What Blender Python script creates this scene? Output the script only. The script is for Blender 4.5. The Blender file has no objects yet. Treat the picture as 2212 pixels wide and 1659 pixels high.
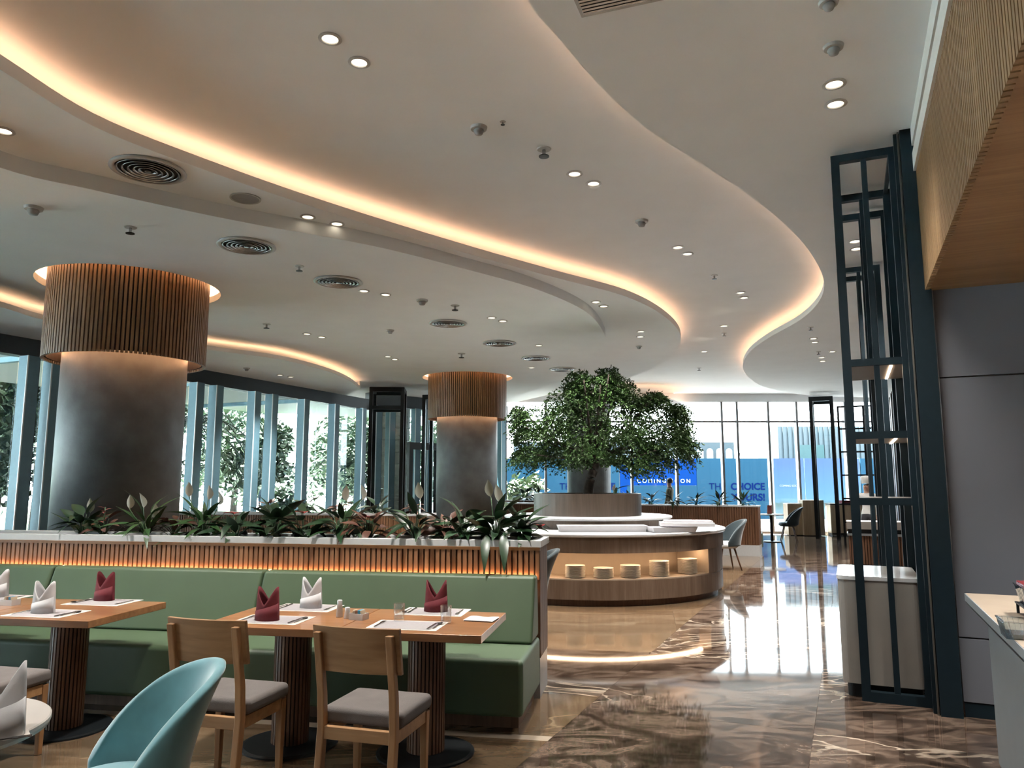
import bpy, bmesh, math, random
from math import sin, cos, pi, radians as R, sqrt, atan2
from mathutils import Vector, Matrix, noise as mnoise
from mathutils.geometry import tessellate_polygon
rnd = random.Random(7)
S = bpy.context.scene
COL = S.collection

# ---------------------------------------------------------------- camera, sky, exposure
cam = bpy.data.cameras.new('camera'); cam.sensor_width = 36.0; cam.lens = 36.0*1620/2212
cam.clip_start = 0.05; cam.clip_end = 300
camo = bpy.data.objects.new('camera', cam); COL.objects.link(camo)
camo.location = (0, 0, 1.58); camo.rotation_euler = (R(90+7.576), 0, 0)
S.camera = camo
W = bpy.data.worlds.new('sky'); S.world = W; W.use_nodes = True
wn = W.node_tree.nodes; wl = W.node_tree.links
wn['Background'].inputs[1].default_value = 4.3
tc = wn.new('ShaderNodeTexCoord'); sx = wn.new('ShaderNodeSeparateXYZ'); rp = wn.new('ShaderNodeValToRGB')
wl.new(tc.outputs['Generated'], sx.inputs[0]); wl.new(sx.outputs[2], rp.inputs[0]); wl.new(rp.outputs[0], wn['Background'].inputs[0])
rp.color_ramp.elements[0].position = 0.0; rp.color_ramp.elements[0].color = (.93, .98, 1.0, 1)
rp.color_ramp.elements[1].position = 0.9; rp.color_ramp.elements[1].color = (.55, .78, 1.0, 1)
sun = bpy.data.lights.new('sun', 'SUN'); sun.energy = 110; sun.color = (1, .96, .9); sun.angle = R(1)
suno = bpy.data.objects.new('sun', sun); COL.objects.link(suno)
suno.rotation_euler = Vector((-.24, .16, .95)).to_track_quat('Z', 'Y').to_euler()
S.view_settings.view_transform = 'Standard'; S.view_settings.look = 'None'
S.view_settings.exposure = 2.0; S.view_settings.gamma = 1.0; S.view_settings.use_curve_mapping = False
S.cycles.max_bounces = 8; S.cycles.diffuse_bounces = 5; S.cycles.glossy_bounces = 4
S.cycles.transmission_bounces = 6; S.cycles.transparent_max_bounces = 16
S.cycles.caustics_reflective = False; S.cycles.caustics_refractive = False
S.cycles.sample_clamp_indirect = 4.0
S.cycles.use_denoising = True

# ---------------------------------------------------------------- materials
KEEP = ('ceiling_paint', 'white_paint', 'outdoor_paving')
def dim(name, c): k = 1.0 if name in KEEP else .63; return tuple(v*k for v in c)
def newmat(name):
    m = bpy.data.materials.new(name); m.use_nodes = True
    nt = m.node_tree; return m, nt, nt.nodes['Principled BSDF']
def N(nt, typ, **kw):
    n = nt.nodes.new(typ)
    for k, v in kw.items():
        if k in n.inputs.keys(): n.inputs[k].default_value = v
        else: setattr(n, k, v)
    return n
def coords(nt, scale=(1,1,1), rot=(0,0,0), vary=False, kind='Object'):
    t = N(nt, 'ShaderNodeTexCoord'); mp = N(nt, 'ShaderNodeMapping')
    mp.inputs['Scale'].default_value = scale; mp.inputs['Rotation'].default_value = rot
    if vary:
        oi = N(nt, 'ShaderNodeObjectInfo'); ad = N(nt, 'ShaderNodeVectorMath', operation='MULTIPLY_ADD')
        ad.inputs[0].default_value = (1,1,1)
        sc = N(nt, 'ShaderNodeVectorMath', operation='SCALE'); sc.inputs['Scale'].default_value = 37.0
        cx = N(nt, 'ShaderNodeCombineXYZ')
        for i in range(3): nt.links.new(oi.outputs['Random'], cx.inputs[i])
        nt.links.new(cx.outputs[0], sc.inputs[0])
        a2 = N(nt, 'ShaderNodeVectorMath', operation='ADD')
        nt.links.new(t.outputs[kind], a2.inputs[0]); nt.links.new(sc.outputs[0], a2.inputs[1])
        nt.links.new(a2.outputs[0], mp.inputs['Vector'])
    else:
        nt.links.new(t.outputs[kind], mp.inputs['Vector'])
    return mp.outputs[0]
def ramp(nt, src, stops):
    r = N(nt, 'ShaderNodeValToRGB'); e = r.color_ramp.elements
    while len(e) < len(stops): e.new(.5)
    for i, (p, c) in enumerate(stops):
        e[i].position = p; e[i].color = (c[0], c[1], c[2], 1)
    nt.links.new(src, r.inputs[0]); return r.outputs[0]
def plain(name, col, rough=.5, metal=0., var=.08, nscale=12., bump=0., bscale=80., spec=.5, sheen=0., coat=0.):
    m, nt, b = newmat(name); col = dim(name, col)
    v = coords(nt)
    n = N(nt, 'ShaderNodeTexNoise'); n.inputs['Scale'].default_value = nscale; n.inputs['Detail'].default_value = 3
    nt.links.new(v, n.inputs['Vector'])
    c0 = tuple(max(0, c*(1-var)) for c in col); c1 = tuple(min(1, c*(1+var)) for c in col)
    nt.links.new(ramp(nt, n.outputs['Fac'], [(.3, c0), (.7, c1)]), b.inputs['Base Color'])
    b.inputs['Roughness'].default_value = rough; b.inputs['Metallic'].default_value = metal
    b.inputs['Specular IOR Level'].default_value = spec
    if sheen: b.inputs['Sheen Weight'].default_value = sheen; b.inputs['Sheen Roughness'].default_value = .4
    if coat: b.inputs['Coat Weight'].default_value = coat; b.inputs['Coat Roughness'].default_value = .06
    if bump:
        n2 = N(nt, 'ShaderNodeTexNoise'); n2.inputs['Scale'].default_value = bscale
        nt.links.new(v, n2.inputs['Vector'])
        bp = N(nt, 'ShaderNodeBump'); bp.inputs['Strength'].default_value = bump; bp.inputs['Distance'].default_value = .01
        nt.links.new(n2.outputs['Fac'], bp.inputs['Height']); nt.links.new(bp.outputs[0], b.inputs['Normal'])
    return m
def wood(name, dark, mid, light, grain=(3, 40, 40), rough=.42, knots=False, coat=0., vary=True):
    m, nt, b = newmat(name); dark, mid, light = dim(name, dark), dim(name, mid), dim(name, light)
    v = coords(nt, grain, vary=vary)
    n = N(nt, 'ShaderNodeTexNoise'); n.inputs['Scale'].default_value = 1.0; n.inputs['Detail'].default_value = 5
    n.inputs['Distortion'].default_value = .6
    nt.links.new(v, n.inputs['Vector'])
    col = ramp(nt, n.outputs['Fac'], [(.25, dark), (.5, mid), (.75, light)])
    v2 = coords(nt, tuple(g*.12 for g in grain), vary=vary)
    n2 = N(nt, 'ShaderNodeTexNoise'); n2.inputs['Scale'].default_value = 1.3; n2.inputs['Detail'].default_value = 2
    n2.inputs['Distortion'].default_value = 1.5 if knots else .4
    nt.links.new(v2, n2.inputs['Vector'])
    tone = ramp(nt, n2.outputs['Fac'], [(.3, (.72, .68, .62)), (.62, (1, 1, 1))])
    mx = N(nt, 'ShaderNodeMix', data_type='RGBA', blend_type='MULTIPLY'); mx.inputs[0].default_value = 1
    nt.links.new(col, mx.inputs[6]); nt.links.new(tone, mx.inputs[7])
    out = mx.outputs[2]
    if vary:
        oi = N(nt, 'ShaderNodeObjectInfo')
        t = ramp(nt, oi.outputs['Random'], [(0, (.86, .84, .82)), (1, (1.06, 1.05, 1.03))])
        m3 = N(nt, 'ShaderNodeMix', data_type='RGBA', blend_type='MULTIPLY'); m3.inputs[0].default_value = 1
        nt.links.new(out, m3.inputs[6]); nt.links.new(t, m3.inputs[7]); out = m3.outputs[2]
    nt.links.new(out, b.inputs['Base Color'])
    b.inputs['Roughness'].default_value = rough
    if coat: b.inputs['Coat Weight'].default_value = coat; b.inputs['Coat Roughness'].default_value = .08
    bp = N(nt, 'ShaderNodeBump'); bp.inputs['Strength'].default_value = .08; bp.inputs['Distance'].default_value = .004
    nt.links.new(n.outputs['Fac'], bp.inputs['Height']); nt.links.new(bp.outputs[0], b.inputs['Normal'])
    return m
def emit(name, col, strength):
    m, nt, b = newmat(name); nt.nodes.remove(b)
    e = N(nt, 'ShaderNodeEmission'); e.inputs[0].default_value = (*col, 1); e.inputs[1].default_value = strength
    nt.links.new(e.outputs[0], nt.nodes['Material Output'].inputs[0]); return m
def glass(name, tint=(1, 1, 1), refl=1.0):
    m, nt, b = newmat(name); nt.nodes.remove(b)
    t = N(nt, 'ShaderNodeBsdfTransparent'); t.inputs[0].default_value = (*tint, 1)
    g = N(nt, 'ShaderNodeBsdfGlossy'); g.inputs['Roughness'].default_value = .02; g.inputs[0].default_value = (.9, .95, 1, 1)
    lw = N(nt, 'ShaderNodeLayerWeight'); lw.inputs[0].default_value = .5
    pw = N(nt, 'ShaderNodeMath', operation='POWER'); pw.inputs[1].default_value = 3.0
    nt.links.new(lw.outputs['Facing'], pw.inputs[0])
    mu = N(nt, 'ShaderNodeMath', operation='MULTIPLY_ADD'); mu.inputs[1].default_value = .5*refl; mu.inputs[2].default_value = .04*refl
    nt.links.new(pw.outputs[0], mu.inputs[0])
    mx = N(nt, 'ShaderNodeMixShader'); nt.links.new(mu.outputs[0], mx.inputs[0])
    nt.links.new(t.outputs[0], mx.inputs[1]); nt.links.new(g.outputs[0], mx.inputs[2])
    nt.links.new(mx.outputs[0], nt.nodes['Material Output'].inputs[0]); return m
def marble(name, dark, mid, light, vein, stretch, veinw, rough):
    m, nt, b = newmat(name); dark, mid, light, vein = (dim(name, c) for c in (dark, mid, light, vein))
    v = coords(nt, stretch, (0, 0, R(22)), vary=True)
    n = N(nt, 'ShaderNodeTexNoise'); n.inputs['Scale'].default_value = 1.9; n.inputs['Detail'].default_value = 8
    n.inputs['Roughness'].default_value = .66; n.inputs['Distortion'].default_value = 2.2
    nt.links.new(v, n.inputs['Vector'])
    col = ramp(nt, n.outputs['Fac'], [(.36, dark), (.47, mid), (.56, light), (.62, mid), (.72, dark)])
    n2 = N(nt, 'ShaderNodeTexNoise'); n2.inputs['Scale'].default_value = .9; n2.inputs['Detail'].default_value = 4
    n2.inputs['Distortion'].default_value = 2.4
    nt.links.new(v, n2.inputs['Vector'])
    vm = ramp(nt, n2.outputs['Fac'], [(.5-veinw*2, (0, 0, 0)), (.5, (1, 1, 1)), (.5+veinw, (0, 0, 0))])
    n3 = N(nt, 'ShaderNodeTexNoise'); n3.inputs['Scale'].default_value = .55; nt.links.new(v, n3.inputs['Vector'])
    mk = ramp(nt, n3.outputs['Fac'], [(.46, (0, 0, 0)), (.62, (1, 1, 1))])
    mu = N(nt, 'ShaderNodeMath', operation='MULTIPLY'); nt.links.new(vm, mu.inputs[0]); nt.links.new(mk, mu.inputs[1])
    mx = N(nt, 'ShaderNodeMix', data_type='RGBA'); nt.links.new(mu.outputs[0], mx.inputs[0])
    nt.links.new(col, mx.inputs[6]); mx.inputs[7].default_value = (*vein, 1)
    nt.links.new(mx.outputs[2], b.inputs['Base Color'])
    b.inputs['Roughness'].default_value = rough; b.inputs['Specular IOR Level'].default_value = .5
    return m

M = dict(
 paint=plain('ceiling_paint', (.82, .86, .89), .75, var=.02, nscale=2),
 white_paint=plain('white_paint', (.8, .8, .78), .6, var=.02),
 oak=wood('oak_chair', (.40, .205, .09), (.53, .28, .13), (.65, .37, .185), (30, 30, 3), .4, True),
 oaktop=wood('oak_table_top', (.34, .15, .065), (.44, .205, .09), (.52, .26, .12), (3, 30, 30), .3, True, coat=.4),
 oakedge=wood('oak_board', (.42, .225, .10), (.54, .30, .14), (.64, .375, .19), (3, 30, 30), .42, True),
 walnut=wood('walnut_slat', (.15, .07, .04), (.21, .105, .06), (.28, .145, .085), (40, 40, 3), .45),
 slat=wood('oak_slat', (.26, .13, .065), (.34, .175, .09), (.42, .23, .12), (40, 40, 3), .45),
 collar=wood('collar_slat', (.25, .125, .055), (.35, .185, .08), (.44, .245, .115), (40, 40, 2), .42),
 darkgap=plain('dark_backing', (.05, .025, .014), .8),
 soffit=wood('soffit_veneer', (.36, .205, .095), (.43, .255, .12), (.50, .31, .15), (2, 30, 30), .5, vary=False),
 soffslat=wood('soffit_slat', (.31, .18, .08), (.42, .25, .12), (.51, .32, .165), (40, 40, 2), .42),
 veneer=wood('island_veneer', (.165, .105, .07), (.205, .138, .097), (.24, .17, .125), (40, 40, 3), .4, vary=False),
 tubwood=wood('tub_veneer', (.08, .055, .04), (.10, .072, .052), (.125, .092, .068), (40, 40, 3), .4, vary=False),
 veneer2=wood('desk_veneer', (.58, .43, .27), (.66, .50, .33), (.74, .58, .40), (40, 40, 3), .45, vary=False),
 redwood=wood('dark_red_slat', (.15, .065, .03), (.21, .095, .045), (.27, .13, .065), (40, 40, 3), .45, vary=False),
 plaster=plain('grey_plaster', (.155, .17, .18), .5, var=.22, nscale=4, bump=.12, bscale=30),
 green=plain('green_leatherette', (.078, .126, .064), .5, var=.06, nscale=3, bump=.04, bscale=220),
 greenlit=plain('green_seat_lit', (.36, .38, .14), .42, var=.06, nscale=3),  # unused; warm lamp reflection put into the green
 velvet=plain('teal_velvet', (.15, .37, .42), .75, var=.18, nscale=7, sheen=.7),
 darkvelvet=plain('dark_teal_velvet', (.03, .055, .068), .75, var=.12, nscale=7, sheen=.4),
 greyfab=plain('grey_seat_fabric', (.16, .138, .13), .85, var=.10, nscale=9, bump=.25, bscale=300),
 black=plain('black_metal', (.010, .013, .016), .42, var=.1, spec=.25),
 navy=plain('navy_metal', (.009, .020, .028), .5, var=.08, spec=.18), headnavy=plain('header_paint', (.022, .042, .058), .5, var=.06),
 bronze=plain('champagne_trim', (.10, .088, .072), .6, 0., var=.05),
 fin=plain('blue_grey_aluminium', (.15, .31, .40), .55, .0, var=.06),
 finedge=plain('bright_edge', (.85, .9, .92), .3, .3, var=.03),
 mullion=plain('grey_mullion', (.30, .32, .33), .4, .2, var=.05),
 stone=plain('white_solid_surface', (.72, .73, .74), .3, var=.03, nscale=30),
 greystone=plain('grey_stone_plinth', (.42, .42, .42), .3, var=.1, nscale=6),
 counter=plain('cream_worktop', (.48, .39, .30), .22, var=.04, nscale=5),
 cabinet=plain('taupe_laminate', (.34, .31, .28), .45, var=.05, nscale=3),
 backwall=plain('warm_grey_wall', (.22, .21, .20), .7, var=.03),
 greywall=plain('grey_wall_panel', (.165, .173, .20), .55, var=.04, nscale=1.5),
 darkwall=plain('dark_brown_wall', (.13, .11, .095), .55, var=.12, nscale=3),
 lilac=plain('pale_counter_front', (.30, .345, .37), .4, var=.03),
 soil=plain('potting_soil', (.02, .016, .012), .95, var=.4, nscale=60, bump=.6),
 leaf=plain('dark_green_leaf', (.016, .052, .018), .38, var=.35, nscale=14),
 leaf2=plain('mid_green_leaf', (.030, .088, .022), .4, var=.35, nscale=14),
 leafred=plain('red_green_leaf', (.13, .05, .03), .45, var=.5, nscale=14),
 spathe=plain('white_spathe', (.72, .70, .60), .5, var=.06),
 redflower=plain('red_spathe', (.42, .035, .03), .4, var=.15),
 coral=plain('coral_bract', (.72, .16, .13), .5, var=.15),
 bark=plain('tree_bark', (.035, .024, .016), .9, var=.4, nscale=20, bump=.5, bscale=40),
 foliage=plain('ficus_leaf', (.032, .075, .015), .55, var=.65, nscale=2.2, spec=.2),
 redcloth=plain('burgundy_napkin', (.16, .008, .018), .85, var=.12, nscale=20, bump=.1, bscale=400),
 whitecloth=plain('white_napkin', (.74, .73, .74), .85, var=.04, nscale=20, bump=.08, bscale=400),
 matgrey=plain('placemat_grey', (.40, .37, .38), .7, var=.05, nscale=60),
 matwhite=plain('placemat_white', (.74, .68, .62), .7, var=.03),
 steel=plain('stainless_steel', (.42, .42, .43), .22, 1., var=.05),
 porcelain=plain('white_porcelain', (.78, .79, .80), .2, var=.02, coat=.4),
 plate=plain('cream_plate', (.98, .90, .76), .3, var=.03),
 sachetblue=plain('blue_sachet', (.05, .36, .58), .5), sachetbrown=plain('brown_sachet', (.42, .17, .07), .5),
 sachetcream=plain('cream_sachet', (.78, .64, .45), .5),
 whitetop=plain('white_table_top', (.72, .68, .64), .3, var=.02),
 paper=plain('white_paper', (.78, .77, .80), .6, var=.02),
 chrome=plain('chrome_ring', (.55, .55, .55), .25, .9, var=.03),
 speaker=plain('speaker_mesh', (.40, .40, .40), .7, var=.05),
 plasticw=plain('white_plastic', (.66, .65, .63), .45, var=.03),
 darkvoid=plain('dark_void', (.03, .03, .03), .8),
 skin=plain('skin', (.50, .30, .22), .5, var=.05), hair=plain('black_hair', (.02, .016, .014), .6),
 olive=plain('olive_shirt', (.12, .12, .07), .8), trousers=plain('dark_trousers', (.04, .04, .05), .8),
 bluecloth=plain('blue_shirt', (.06, .13, .22), .8), outwhite=plain('white_trousers', (.12, .12, .12), .8), chefwhite=plain('chef_white', (.78, .77, .75), .8),
 ground=plain('outdoor_paving', (.62, .62, .60), .85, var=.15, nscale=1.2),
 dark_ground=plain('outdoor_dark_ground', (.05, .05, .05), .9, var=.15, nscale=1.0),
 grass=plain('lawn', (.05, .09, .03), .95, var=.35, nscale=3), outleaf=plain('garden_leaf', (.06, .095, .04), .6, var=.45, nscale=2),
 palmleaf=plain('palm_frond', (.035, .055, .03), .6, var=.3, nscale=3),
 rough=plain('textured_stone', (.12, .105, .08), .85, var=.4, nscale=7, bump=.8, bscale=14),
 hblue=plain('hoarding_pale_blue', (.019, .066, .11), .8, var=.05, nscale=.5, spec=.05),
 hmid=plain('hoarding_mid_blue', (.0012, .036, .18), .8, var=.05, nscale=.5, spec=.05),
 hdark=plain('hoarding_letter_blue', (.0005, .010, .075), .8, spec=.05), hwhite=plain('hoarding_letter_white', (.34, .40, .43), .6),
 clad=plain('pale_cladding', (.06, .085, .095), .6, var=.05), tealgate=plain('teal_shutter', (.018, .07, .07), .6),
 archwall=plain('pale_render', (.055, .075, .085), .8, var=.05),
 led=emit('warm_led', (1.0, .50, .27), 2.3), ledisl=emit('island_led', (1.0, .66, .40), 13.0), ledring=emit('ring_led', (1.0, .50, .24), 11.0), ledbooth=emit('booth_led', (1.0, .46, .20), 9.0), ledsoft=emit('warm_led_soft', (1.0, .52, .26), 3.1), ledshelf=emit('shelf_led', (1.0, .74, .5), 5.0),
 lamp=emit('downlight_glow', (1.0, .84, .60), 1.1),
 pane=glass('window_glass', (.96, .99, .99), .6), tint=glass('tinted_glass', (.72, .80, .82), .6), drink=glass('drinking_glass', (.93, .94, .94), 1.6), acryl=glass('clear_acrylic', (.80, .84, .86), 2.0),
 redacryl=plain('red_lid', (.30, .006, .012), .15, var=.05, coat=.6),
 brownmarble=marble('brown_marble', (.026, .017, .012), (.075, .05, .037), (.20, .142, .106), (.60, .50, .40), (.75, 1.5, 1), 0.022, .045),
 beigemarble=marble('beige_travertine', (.125, .078, .045), (.165, .108, .063), (.205, .142, .088), (.27, .20, .13), (.5, 2.6, 1), .03, .075),
)
# hoarding photo panel: beach-like gradient printed on a flat board
def beach():
    m, nt, b = newmat('beach_print')
    v = coords(nt, kind='Generated'); s = N(nt, 'ShaderNodeSeparateXYZ'); nt.links.new(v, s.inputs[0])
    n = N(nt, 'ShaderNodeTexNoise'); n.inputs['Scale'].default_value = 6; nt.links.new(v, n.inputs['Vector'])
    ma = N(nt, 'ShaderNodeMath', operation='MULTIPLY_ADD'); ma.inputs[1].default_value = .12
    nt.links.new(n.outputs['Fac'], ma.inputs[0]); nt.links.new(s.outputs[2], ma.inputs[2])
    c = ramp(nt, ma.outputs[0], [(0, (.07, .08, .08)), (.2, (.03, .07, .085)), (.30, (.006, .03, .03)), (.36, (.018, .065, .10)), (.6, (.007, .045, .11)), (1, (.002, .025, .10))])
    nt.links.new(c, b.inputs['Base Color']); b.inputs['Roughness'].default_value = .6
    return m
M['beach'] = beach()

# ---------------------------------------------------------------- mesh helpers
class MB:
    def __init__(s): s.v = []; s.f = []
    def add(s, vs, fs):
        o = len(s.v); s.v += [tuple(p) for p in vs]; s.f += [tuple(i+o for i in f) for f in fs]; return s
    def box(s, x0, x1, y0, y1, z0, z1, m=None):
        vs = [Vector((x, y, z)) for z in (z0, z1) for y in (y0, y1) for x in (x0, x1)]
        if m is not None: vs = [m @ p for p in vs]
        return s.add(vs, [(0,2,3,1), (4,5,7,6), (0,1,5,4), (2,6,7,3), (0,4,6,2), (1,3,7,5)])
    def bar(s, a, b, w, h=None):
        a = Vector(a); b = Vector(b); d = (b-a); L = d.length; d.normalize(); h = h or w
        up = Vector((0,0,1)) if abs(d.z) < .9 else Vector((0,1,0))
        x = d.cross(up).normalized(); y = x.cross(d)
        m = Matrix((( x.x, d.x, y.x, a.x), (x.y, d.y, y.y, a.y), (x.z, d.z, y.z, a.z), (0,0,0,1)))
        return s.box(-w/2, w/2, 0, L, -h/2, h/2, m)
    def prism(s, pts, z0, z1):
        n = len(pts); tri = tessellate_polygon([[Vector((p[0], p[1], 0)) for p in pts]])
        vs = [(p[0], p[1], z0) for p in pts] + [(p[0], p[1], z1) for p in pts]
        fs = [tuple(t) for t in tri] + [tuple(i+n for i in reversed(t)) for t in tri] + [(i, (i+1) % n, (i+1) % n+n, i+n) for i in range(n)]
        return s.add(vs, fs)
    def slab(s, outer, holes, z0, z1):
        loops = [list(outer)] + [list(h) for h in holes]
        tri = tessellate_polygon([[Vector((p[0], p[1], 0)) for p in l] for l in loops])
        allp = [p for l in loops for p in l]; n = len(allp)
        vs = [(p[0], p[1], z0) for p in allp] + [(p[0], p[1], z1) for p in allp]
        fs = [tuple(t) for t in tri] + [tuple(i+n for i in reversed(t)) for t in tri]
        o = 0
        for l in loops:
            k = len(l)
            fs += [(o+i, o+(i+1) % k, o+(i+1) % k+n, o+i+n) for i in range(k)]; o += k
        return s.add(vs, fs)
    def lathe(s, prof, n=24, c=(0,0,0), a0=0, a1=2*pi, closed=True):
        k = len(prof); vs = []; full = abs(a1-a0-2*pi) < 1e-6; m = n if full else n+1
        for i in range(m):
            a = a0+(a1-a0)*i/n
            for r, z in prof: vs.append((c[0]+r*cos(a), c[1]+r*sin(a), c[2]+z))
        fs = []
        for i in range(n):
            j = (i+1) % m
            for q in range(k-1): fs.append((i*k+q, j*k+q, j*k+q+1, i*k+q+1))
        return s.add(vs, fs)
    def tube(s, path, r, n=8, cap=True):
        P = [Vector(p) for p in path]; rs = r if isinstance(r, (list, tuple)) else [r]*len(P); vs = []
        for i, p in enumerate(P):
            d = (P[min(i+1, len(P)-1)]-P[max(i-1, 0)]).normalized()
            up = Vector((0,0,1)) if abs(d.z) < .95 else Vector((1,0,0))
            x = d.cross(up).normalized(); y = x.cross(d)
            for k in range(n):
                a = 2*pi*k/n; vs.append(p+x*(rs[i]*cos(a))+y*(rs[i]*sin(a)))
        fs = [(i*n+k, i*n+(k+1) % n, (i+1)*n+(k+1) % n, (i+1)*n+k) for i in range(len(P)-1) for k in range(n)]
        if cap: fs += [tuple(range(n))[::-1], tuple((len(P)-1)*n+k for k in range(n))]
        return s.add(vs, fs)
    def grid(s, fn, nu, nv, cu=False):
        vs = [fn(i/(nu if cu else nu), j/nv) for i in range(nu if cu else nu+1) for j in range(nv+1)]
        m = nu if cu else nu+1
        fs = [(i*(nv+1)+j, ((i+1) % m)*(nv+1)+j, ((i+1) % m)*(nv+1)+j+1, i*(nv+1)+j+1) for i in range(nu) for j in range(nv)]
        return s.add(vs, fs)
    def xf(s, m): s.v = [tuple(m @ Vector(p)) for p in s.v]; return s
    def mesh(s, name, mat, smooth=False):
        me = bpy.data.meshes.new(name); me.from_pydata(s.v, [], s.f)
        bm = bmesh.new(); bm.from_mesh(me); bmesh.ops.recalc_face_normals(bm, faces=bm.faces); bm.to_mesh(me); bm.free()
        if smooth: me.polygons.foreach_set('use_smooth', [True]*len(me.polygons))
        for mm in (mat if isinstance(mat, (list, tuple)) else [mat]): me.materials.append(M[mm] if isinstance(mm, str) else mm)
        me.update(); return me
    def build(s, name, mat, parent=None, smooth=False, bevel=0, segs=2, loc=None, rotz=0, solid=0):
        return obj(name, s.mesh(name, mat, smooth), parent, loc, rotz, bevel, segs, solid)
def obj(name, me, parent=None, loc=None, rotz=0, bevel=0, segs=2, solid=0):
    o = bpy.data.objects.new(name, me); COL.objects.link(o)
    if parent: o.parent = parent
    if loc is not None: o.location = loc
    if rotz: o.rotation_euler = (0, 0, rotz)
    if solid:
        md = o.modifiers.new('s', 'SOLIDIFY'); md.thickness = solid; md.offset = 0
    if bevel:
        md = o.modifiers.new('b', 'BEVEL'); md.width = bevel; md.segments = segs; md.limit_method = 'ANGLE'; md.angle_limit = R(40)
        for p in me.polygons: p.use_smooth = True
        try:
            md.harden_normals = True
        except Exception: pass
    return o
def tag(o, label, cat, group=None, kind=None):
    o['label'] = label; o['category'] = cat
    if group: o['group'] = group
    if kind: o['kind'] = kind
    return o
def thing(name, label, cat, loc=(0,0,0), rotz=0, group=None, kind=None):
    o = bpy.data.objects.new(name, None); COL.objects.link(o); o.empty_display_size = .1
    o.location = loc; o.rotation_euler = (0, 0, rotz)
    return tag(o, label, cat, group, kind)
def struct(name, label, cat, loc=(0,0,0), rotz=0): return thing(name, label, cat, loc, rotz, kind='structure')
def kids(o): return [c for c in COL.objects if c.parent == o]
KID = {}
def dup(src, loc, rotz=0, label=None, scale=None):
    def rec(o, par):
        c = o.copy(); COL.objects.link(c)
        if par: c.parent = par
        for k in o.children: rec(k, c)
        return c
    c = rec(src, None); c.location = loc; c.rotation_euler = (0, 0, rotz)
    if label: c['label'] = label
    if scale: c.scale = (scale,)*3
    return c
def spline(pts, n=8):
    """centripetal Catmull-Rom through the points"""
    P = [Vector(p) for p in pts]; P = [P[0]*2-P[1]]+P+[P[-1]*2-P[-2]]; out = []
    for i in range(1, len(P)-2):
        p0, p1, p2, p3 = P[i-1:i+3]
        t0 = 0; t1 = t0+max(1e-4, (p1-p0).length)**.5; t2 = t1+max(1e-4, (p2-p1).length)**.5; t3 = t2+max(1e-4, (p3-p2).length)**.5
        for k in range(n):
            t = t1+(t2-t1)*k/n
            a1 = p0*((t1-t)/(t1-t0))+p1*((t-t0)/(t1-t0)); a2 = p1*((t2-t)/(t2-t1))+p2*((t-t1)/(t2-t1)); a3 = p2*((t3-t)/(t3-t2))+p3*((t-t2)/(t3-t2))
            b1 = a1*((t2-t)/(t2-t0))+a2*((t-t0)/(t2-t0)); b2 = a2*((t3-t)/(t3-t1))+a3*((t-t1)/(t3-t1))
            out.append(b1*((t2-t)/(t2-t1))+b2*((t-t1)/(t2-t1)))
    out.append(P[-2]); return out
def offset(path, d):
    out = []
    for i, p in enumerate(path):
        t = (path[min(i+1, len(path)-1)]-path[max(i-1, 0)]).normalized()
        out.append(p+Vector((-t.y, t.x))*d)
    return out
def ribbon(path, d0, d1, z0, z1):
    """solid band following a plan path between two side offsets and two heights"""
    a = offset(path, d0); b = offset(path, d1); n = len(path)
    vs = [(p.x, p.y, z0) for p in a]+[(p.x, p.y, z0) for p in b]+[(p.x, p.y, z1) for p in a]+[(p.x, p.y, z1) for p in b]
    fs = []
    for i in range(n-1):
        fs += [(i, i+1, n+i+1, n+i), (2*n+i, 3*n+i, 3*n+i+1, 2*n+i+1), (i, 2*n+i, 2*n+i+1, i+1), (n+i, n+i+1, 3*n+i+1, 3*n+i)]
    return MB().add(vs, fs)
def circle(cx, cy, r, n=48): return [(cx+r*cos(2*pi*i/n), cy+r*sin(2*pi*i/n)) for i in range(n)]
def clip(poly, a, b, c):
    """keep a*x+b*y<=c"""
    out = []
    for i in range(len(poly)):
        p = poly[i]; q = poly[(i+1) % len(poly)]; dp = a*p[0]+b*p[1]-c; dq = a*q[0]+b*q[1]-c
        if dp <= 0: out.append(p)
        if dp*dq < 0:
            t = dp/(dp-dq); out.append((p[0]+(q[0]-p[0])*t, p[1]+(q[1]-p[1])*t))
    return out
A24 = R(24); A10 = R(10)
V24 = Vector((sin(A24), cos(A24))); U24 = Vector((cos(A24), -sin(A24)))
V10 = Vector((sin(A10), cos(A10))); U10 = Vector((cos(A10), -sin(A10)))
ZR, ZL2, ZL3, ZL4, ZREC = 4.24, 4.24, 4.10, 3.90, 4.50
YF = 24.5
# ---------------------------------------------------------------- floor: marble slabs laid in a beige field, a brown aisle and a brown cross band
floor = struct('floor', 'polished marble floor with brown aisle and beige fields', 'floor')
MB().box(-18, 15, -7, YF+.3, -.12, -.005).build('floor_bed', 'darkgap', floor)
P0 = Vector((1.33, 7.39)); c24 = P0.dot(U24)
def slab_part(poly, mat, name='slab'):
    if len(poly) < 3: return
    a = abs(sum(poly[i][0]*poly[(i+1) % len(poly)][1]-poly[(i+1) % len(poly)][0]*poly[i][1] for i in range(len(poly))))/2
    if a < .002: return
    MB().prism(poly, -.012, 0).build(name, mat, floor)
def cell(Uv, Vv, u0, u1, v0, v1, g=.001):
    return [tuple(Uv*u+Vv*v) for u, v in ((u0+g, v0+g), (u1-g, v0+g), (u1-g, v1-g), (u0+g, v1-g))]
u24 = lambda p: p[0]*U24.x+p[1]*U24.y
W1, W2 = 5.90, 7.47                                     # cross band, measured across the booth
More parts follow.
